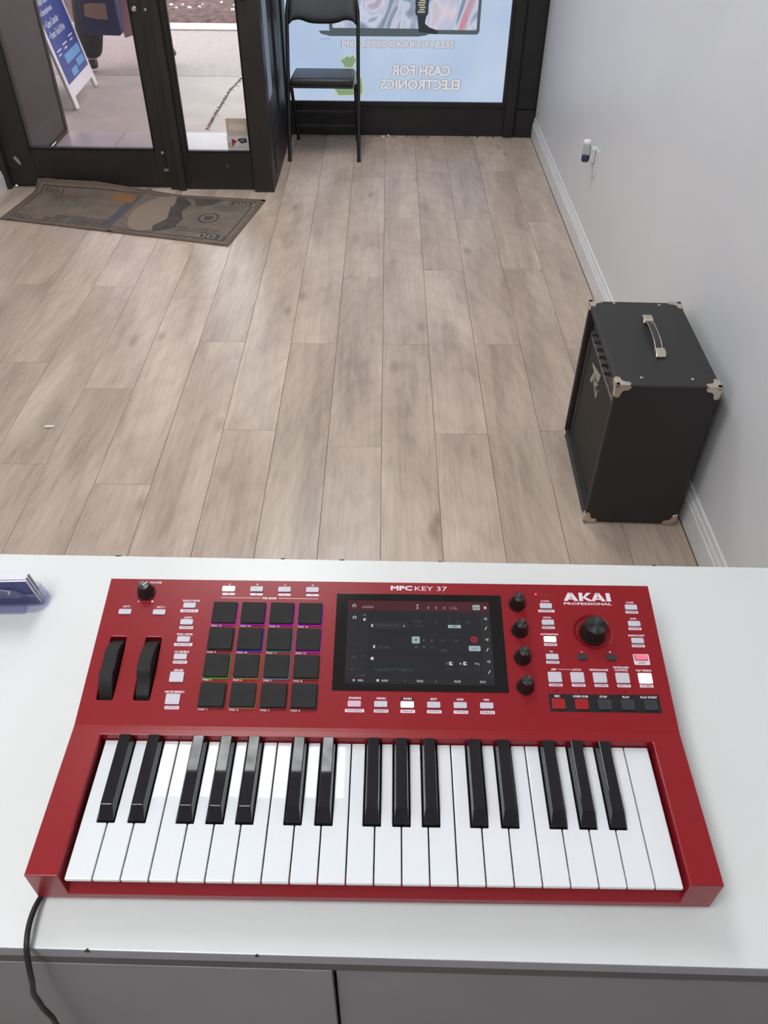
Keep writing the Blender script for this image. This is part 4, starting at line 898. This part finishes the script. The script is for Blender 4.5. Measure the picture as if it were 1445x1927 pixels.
# ================================================================== PAVEMENT SIGN
S = thing('pavement_sign', 'white A-frame pavement sign with a blue printed face outside the doors', 'sign', (-2.083, 5.53, 0), math.radians(90)+math.atan2(.027, .62))
wp = mat('white_plastic', (.78, .78, .80), .4); blu = noisy(mat('sign_blue', s2l((42, 66, 142)), .5), 2, .12); lb = mat('sign_light_blue', s2l((98, 160, 212)), .5); st_ = mat('sign_text', s2l((205, 212, 232)), .5)
LN = math.degrees(math.atan(.218)); HT = 1.12
FX = R(90+LN*-1, 'X')       # local x along the sign, local y up the leaning face
def face(mbx, m_parent, name, **k): return mbx.build(name, m_parent, **k)
SF = R(90-LN, 'X')
m_ = MB(); m_.x = SF; wS = .622
out = [(0, 0), (.065, 0), (.075, .065), (wS-.075, .065), (wS-.065, 0), (wS, 0), (wS, HT-.05), (wS-.05, HT), (.05, HT), (0, HT-.05)]
m_.prism(out, -.022, 0, wp, 'z'); m_.build('front_board', S, .005)
m_ = MB(); m_.x = T((0, .235*2+.0, 0)) @ Matrix.Scale(-1, 4, (0, 1, 0)) @ SF; m_.prism(out, -.022, 0, wp, 'z'); m_.build('rear_board', S, .005)
m_ = MB(); m_.x = SF; m_.rr(wS/2, .615, wS-.085, .94, .006, .0008, blu)
def sx_(t, x, y, w_, h_, mt=st_): m_.text(t, x, y, mt, w=w_, h=h_, z=.0016, bold=.03, align='l')
sx_('SELL YOUR', .07, 1.03, .44, .045); sx_('PHONES AND GADGETS', .07, .955, .46, .028); sx_('WE BUY, SELL & TRADE', .07, .885, .44, .042)
for i, (t, w_) in enumerate((('Tablets', .12), ('Cameras', .14), ('Computers', .17), ('Video Games', .19), ('Smartphones', .19), ('Game Consoles', .22), ('Power Tools & More', .27))):
    y = .80-.062*i; m_.rr(.078, y, .014, .018, .002, .0016, st_); sx_(t, .10, y, w_*1.2, .042)
for x, y in ((.07, .335), (.23, .345), (.40, .36)): m_.rr(x+.06, y, .10, .009, .002, .0016, st_); m_.rr(x+.05, y-.024, .07, .009, .002, .0016, st_)
m_.rr(.36, .268, .36, .055, .01, .0016, lb); m_.rr(.46, .205, .18, .045, .01, .0016, lb); m_.rr(.27, .18, .14, .045, .01, .0016, lb)
m_.rr(.49, .72, .07, .20, .01, .0016, M['stblack']); m_.rr(.53, .70, .05, .17, .01, .0018, M['inkdark'])
m_.build('printed_face', S, fix=False); MB().box(.0, wS, .2, .27, HT*.97-.04, HT*.975, wp).build('top_hinge', S, .004)

# ================================================================== PASSER-BY
def skin(name, verts, edges, radii, mt, parent=None, root=0, sub=2):
    me = bpy.data.meshes.new(name); me.from_pydata(verts, edges, []); me.materials.append(mt)
    o = bpy.data.objects.new(name, me); COL.objects.link(o); o.parent = parent
    sm_ = o.modifiers.new('skin', 'SKIN'); sm_.use_smooth_shade = True
    for i, r in enumerate(radii): me.skin_vertices[0].data[i].radius = r if isinstance(r, tuple) else (r, r); me.skin_vertices[0].data[i].use_root = (i == root)
    ss = o.modifiers.new('sub', 'SUBSURF'); ss.levels = sub; ss.render_levels = sub
    return bake(o)
PX, PY = -1.98, 6.62
PR = thing('person', 'person in dark trousers and a long pink coat walking past outside, carrying a navy bag', 'person', (PX, PY, 0))
sk = mat('skin', s2l((190, 145, 120)), .5); dk_ = noisy(mat('dark_trousers', (.018, .017, .020), .85), 9, .25); pk = noisy(mat('pink_coat', s2l((196, 152, 164)), .85), 5, .12); sh = mat('dark_shoe', (.03, .032, .034), .5); hair = mat('dark_hair', (.02, .015, .012), .6); nv_ = noisy(mat('navy_bag', s2l((46, 46, 92)), .7), 6, .2)
V = [(0, 0, .93), (0, 0, 1.10), (-.01, 0, 1.30), (-.02, 0, 1.42), (-.03, 0, 1.50), (-.045, 0, 1.56), (-.05, 0, 1.64), (-.045, 0, 1.72),  # 0-7
     (-.02, -.15, 1.40), (.02, -.20, 1.14), (-.08, -.22, .92), (-.10, -.22, .85),      # near arm 8-11
     (-.02, .15, 1.40), (.05, .20, 1.14), (.10, .20, .92), (.10, .20, .85),            # far arm
     (-.03, -.08, .88), (-.215, -.08, .50), (-.24, -.09, .09), (-.33, -.09, .035),     # near leg 16-19
     (.03, .09, .88), (.09, .09, .48), (.30, .12, .13), (.22, .12, .035)]              # trailing leg 20-23
Ee = [(0, 1), (1, 2), (2, 3), (3, 4), (4, 5), (5, 6), (6, 7), (3, 8), (8, 9), (9, 10), (10, 11), (3, 12), (12, 13), (13, 14), (14, 15), (0, 16), (16, 17), (17, 18), (18, 19), (0, 20), (20, 21), (21, 22), (22, 23)]
Rr = [(.11, .15), (.10, .13), (.11, .15), (.08, .11), .05, .06, .085, .05, .05, .042, .028, .032, .05, .042, .028, .032, .085, .055, .036, .03, .085, .055, .036, .03]
for side, base in ((-1, 11), (1, 15)):
    bx, by, bz = V[base]
    for k in range(4):
        i0 = len(V); x = bx-.03+.020*k; ln = (.034, .040, .038, .030)[k]
        V += [(x, by, bz-.035), (x, by-.012*side, bz-.035-ln), (x, by-.034*side, bz-.045-ln)]; Ee += [(base, i0), (i0, i0+1), (i0+1, i0+2)]; Rr += [.010, .009, .0075]
    i0 = len(V); V += [(bx-.045, by-.02*side, bz-.01), (bx-.05, by-.04*side, bz-.04)]; Ee += [(base, i0), (i0, i0+1)]; Rr += [.011, .009]
skin('body', V, Ee, Rr, sk, PR)
fc = MB(); fc.lathe([(.004, -.012), (.010, 0), (.006, .02)], sk, 8, x=T((-.135, 0, 1.63)) @ R(-20, 'Y')); fc.build('nose', PR)
for sy in (-1, 1):
    MB().lathe([(.004, -.002), (.009, 0), (.004, .003)], mat('eye', (.03, .02, .02), .3), 10, x=T((-.128, sy*.030, 1.655)) @ R(-90, 'Y')).build('eye', PR)
    MB().lathe([(.006, -.02), (.016, 0), (.008, .025)], sk, 10, x=T((-.04, sy*.086, 1.64)) @ Matrix.Diagonal((1, .4, 1, 1))).build('ear', PR)
MB().box(-.142, -.128, -.022, .022, 1.592, 1.600, mat('lips', s2l((150, 80, 80)), .5)).build('mouth', PR, .003)
skin('hair', [(-.055, 0, 1.74), (.0, 0, 1.72), (.045, 0, 1.64), (.05, 0, 1.52)], [(0, 1), (1, 2), (2, 3)], [(.06, .07), (.085, .09), (.07, .09), (.05, .08)], hair, PR)
skin('trousers', [(0, 0, .98), (0, 0, .90), (-.04, -.08, .84), (-.205, -.08, .50), (-.235, -.085, .30), (-.262, -.09, .075), (.03, .09, .84), (.09, .09, .48), (.20, .11, .28), (.285, .12, .14)],
     [(0, 1), (1, 2), (2, 3), (3, 4), (4, 5), (1, 6), (6, 7), (7, 8), (8, 9)], [(.12, .16), (.13, .16), .115, .125, .112, .080, .105, .095, .08, .070], dk_, PR, 0)
skin('shoe', [(-.225, -.09, .05), (-.25, -.09, .05), (-.32, -.095, .04), (-.36, -.10, .033)], [(0, 1), (1, 2), (2, 3)], [(.045, .042), (.047, .045), (.042, .036), (.032, .027)], sh, PR)
skin('shoe', [(.325, .12, .105), (.30, .12, .085), (.25, .12, .045), (.205, .12, .030)], [(0, 1), (1, 2), (2, 3)], [(.042, .045), (.045, .045), (.042, .036), (.032, .025)], sh, PR)
# coat: a lofted shell from hem to shoulders plus sleeves
V = []; F = []; ns = 40; lv = [(.31, .13, .13, .145), (.45, .105, .135, .15), (.65, .06, .150, .165), (.90, .02, .155, .185), (1.10, .0, .135, .165), (1.30, -.01, .14, .19), (1.40, -.02, .11, .17), (1.47, -.03, .062, .075)]
for z, cx, rx, ry in lv:
    for k in range(ns): a = 2*PI*k/ns; w_ = 1+.05*math.sin(5*a+z*3)*(1 if z < 1 else .3); V.append((cx+rx*w_*math.cos(a), ry*w_*math.sin(a), z-.05*(1-math.cos(a))*(z < .4)))
for i in range(len(lv)-1):
    for k in range(ns): F.append((i*ns+k, i*ns+(k+1) % ns, (i+1)*ns+(k+1) % ns, (i+1)*ns+k))
co_ = MB().add(V, F, pk, True).build('coat', PR, fix=False); sd = co_.modifiers.new('s', 'SOLIDIFY'); sd.thickness = .008
for s_, a in ((-1, ((-.02, -.15, 1.40), (.02, -.20, 1.14), (-.07, -.22, .94))), (1, ((-.02, .15, 1.40), (.05, .20, 1.14), (.09, .20, .94)))):
    skin('sleeve', list(a), [(0, 1), (1, 2)], [.075, .062, .050], pk, PR)
# bag hanging from the near hand
BG = thing('shopping_bag', 'navy shoulder bag with a beige patch, hanging at the side of the walking person', 'bag', (-2.030, 6.29, .295))
q = MB(); q.prism([(-.135, .0), (.12, -.005), (.135, .02), (.125, .40), (-.115, .42), (-.145, .03)], -.045, .045, nv_, 'y'); q.build('bag_body', BG, .012, 3)
q = MB(); q.prism([(-.105, .118), (-.02, .100), (.055, .098), (.058, .195), (-.04, .198), (-.095, .19)], -.049, -.044, mat('beige_patch', s2l((168, 132, 112)), .8), 'y'); q.build('front_patch', BG, .002)
for y in (-.04, .04): MB().tube([tuple(p) for p in smooth_path([(-.07, y, .40), (-.05, y*.7, .52), (0, 0, .585), (.05, y*.7, .52), (.08, y, .39)], 6)], .008, mat('tan_handle', s2l((190, 150, 120)), .7) if y < 0 else nv_, 8).build('bag_handle', BG)
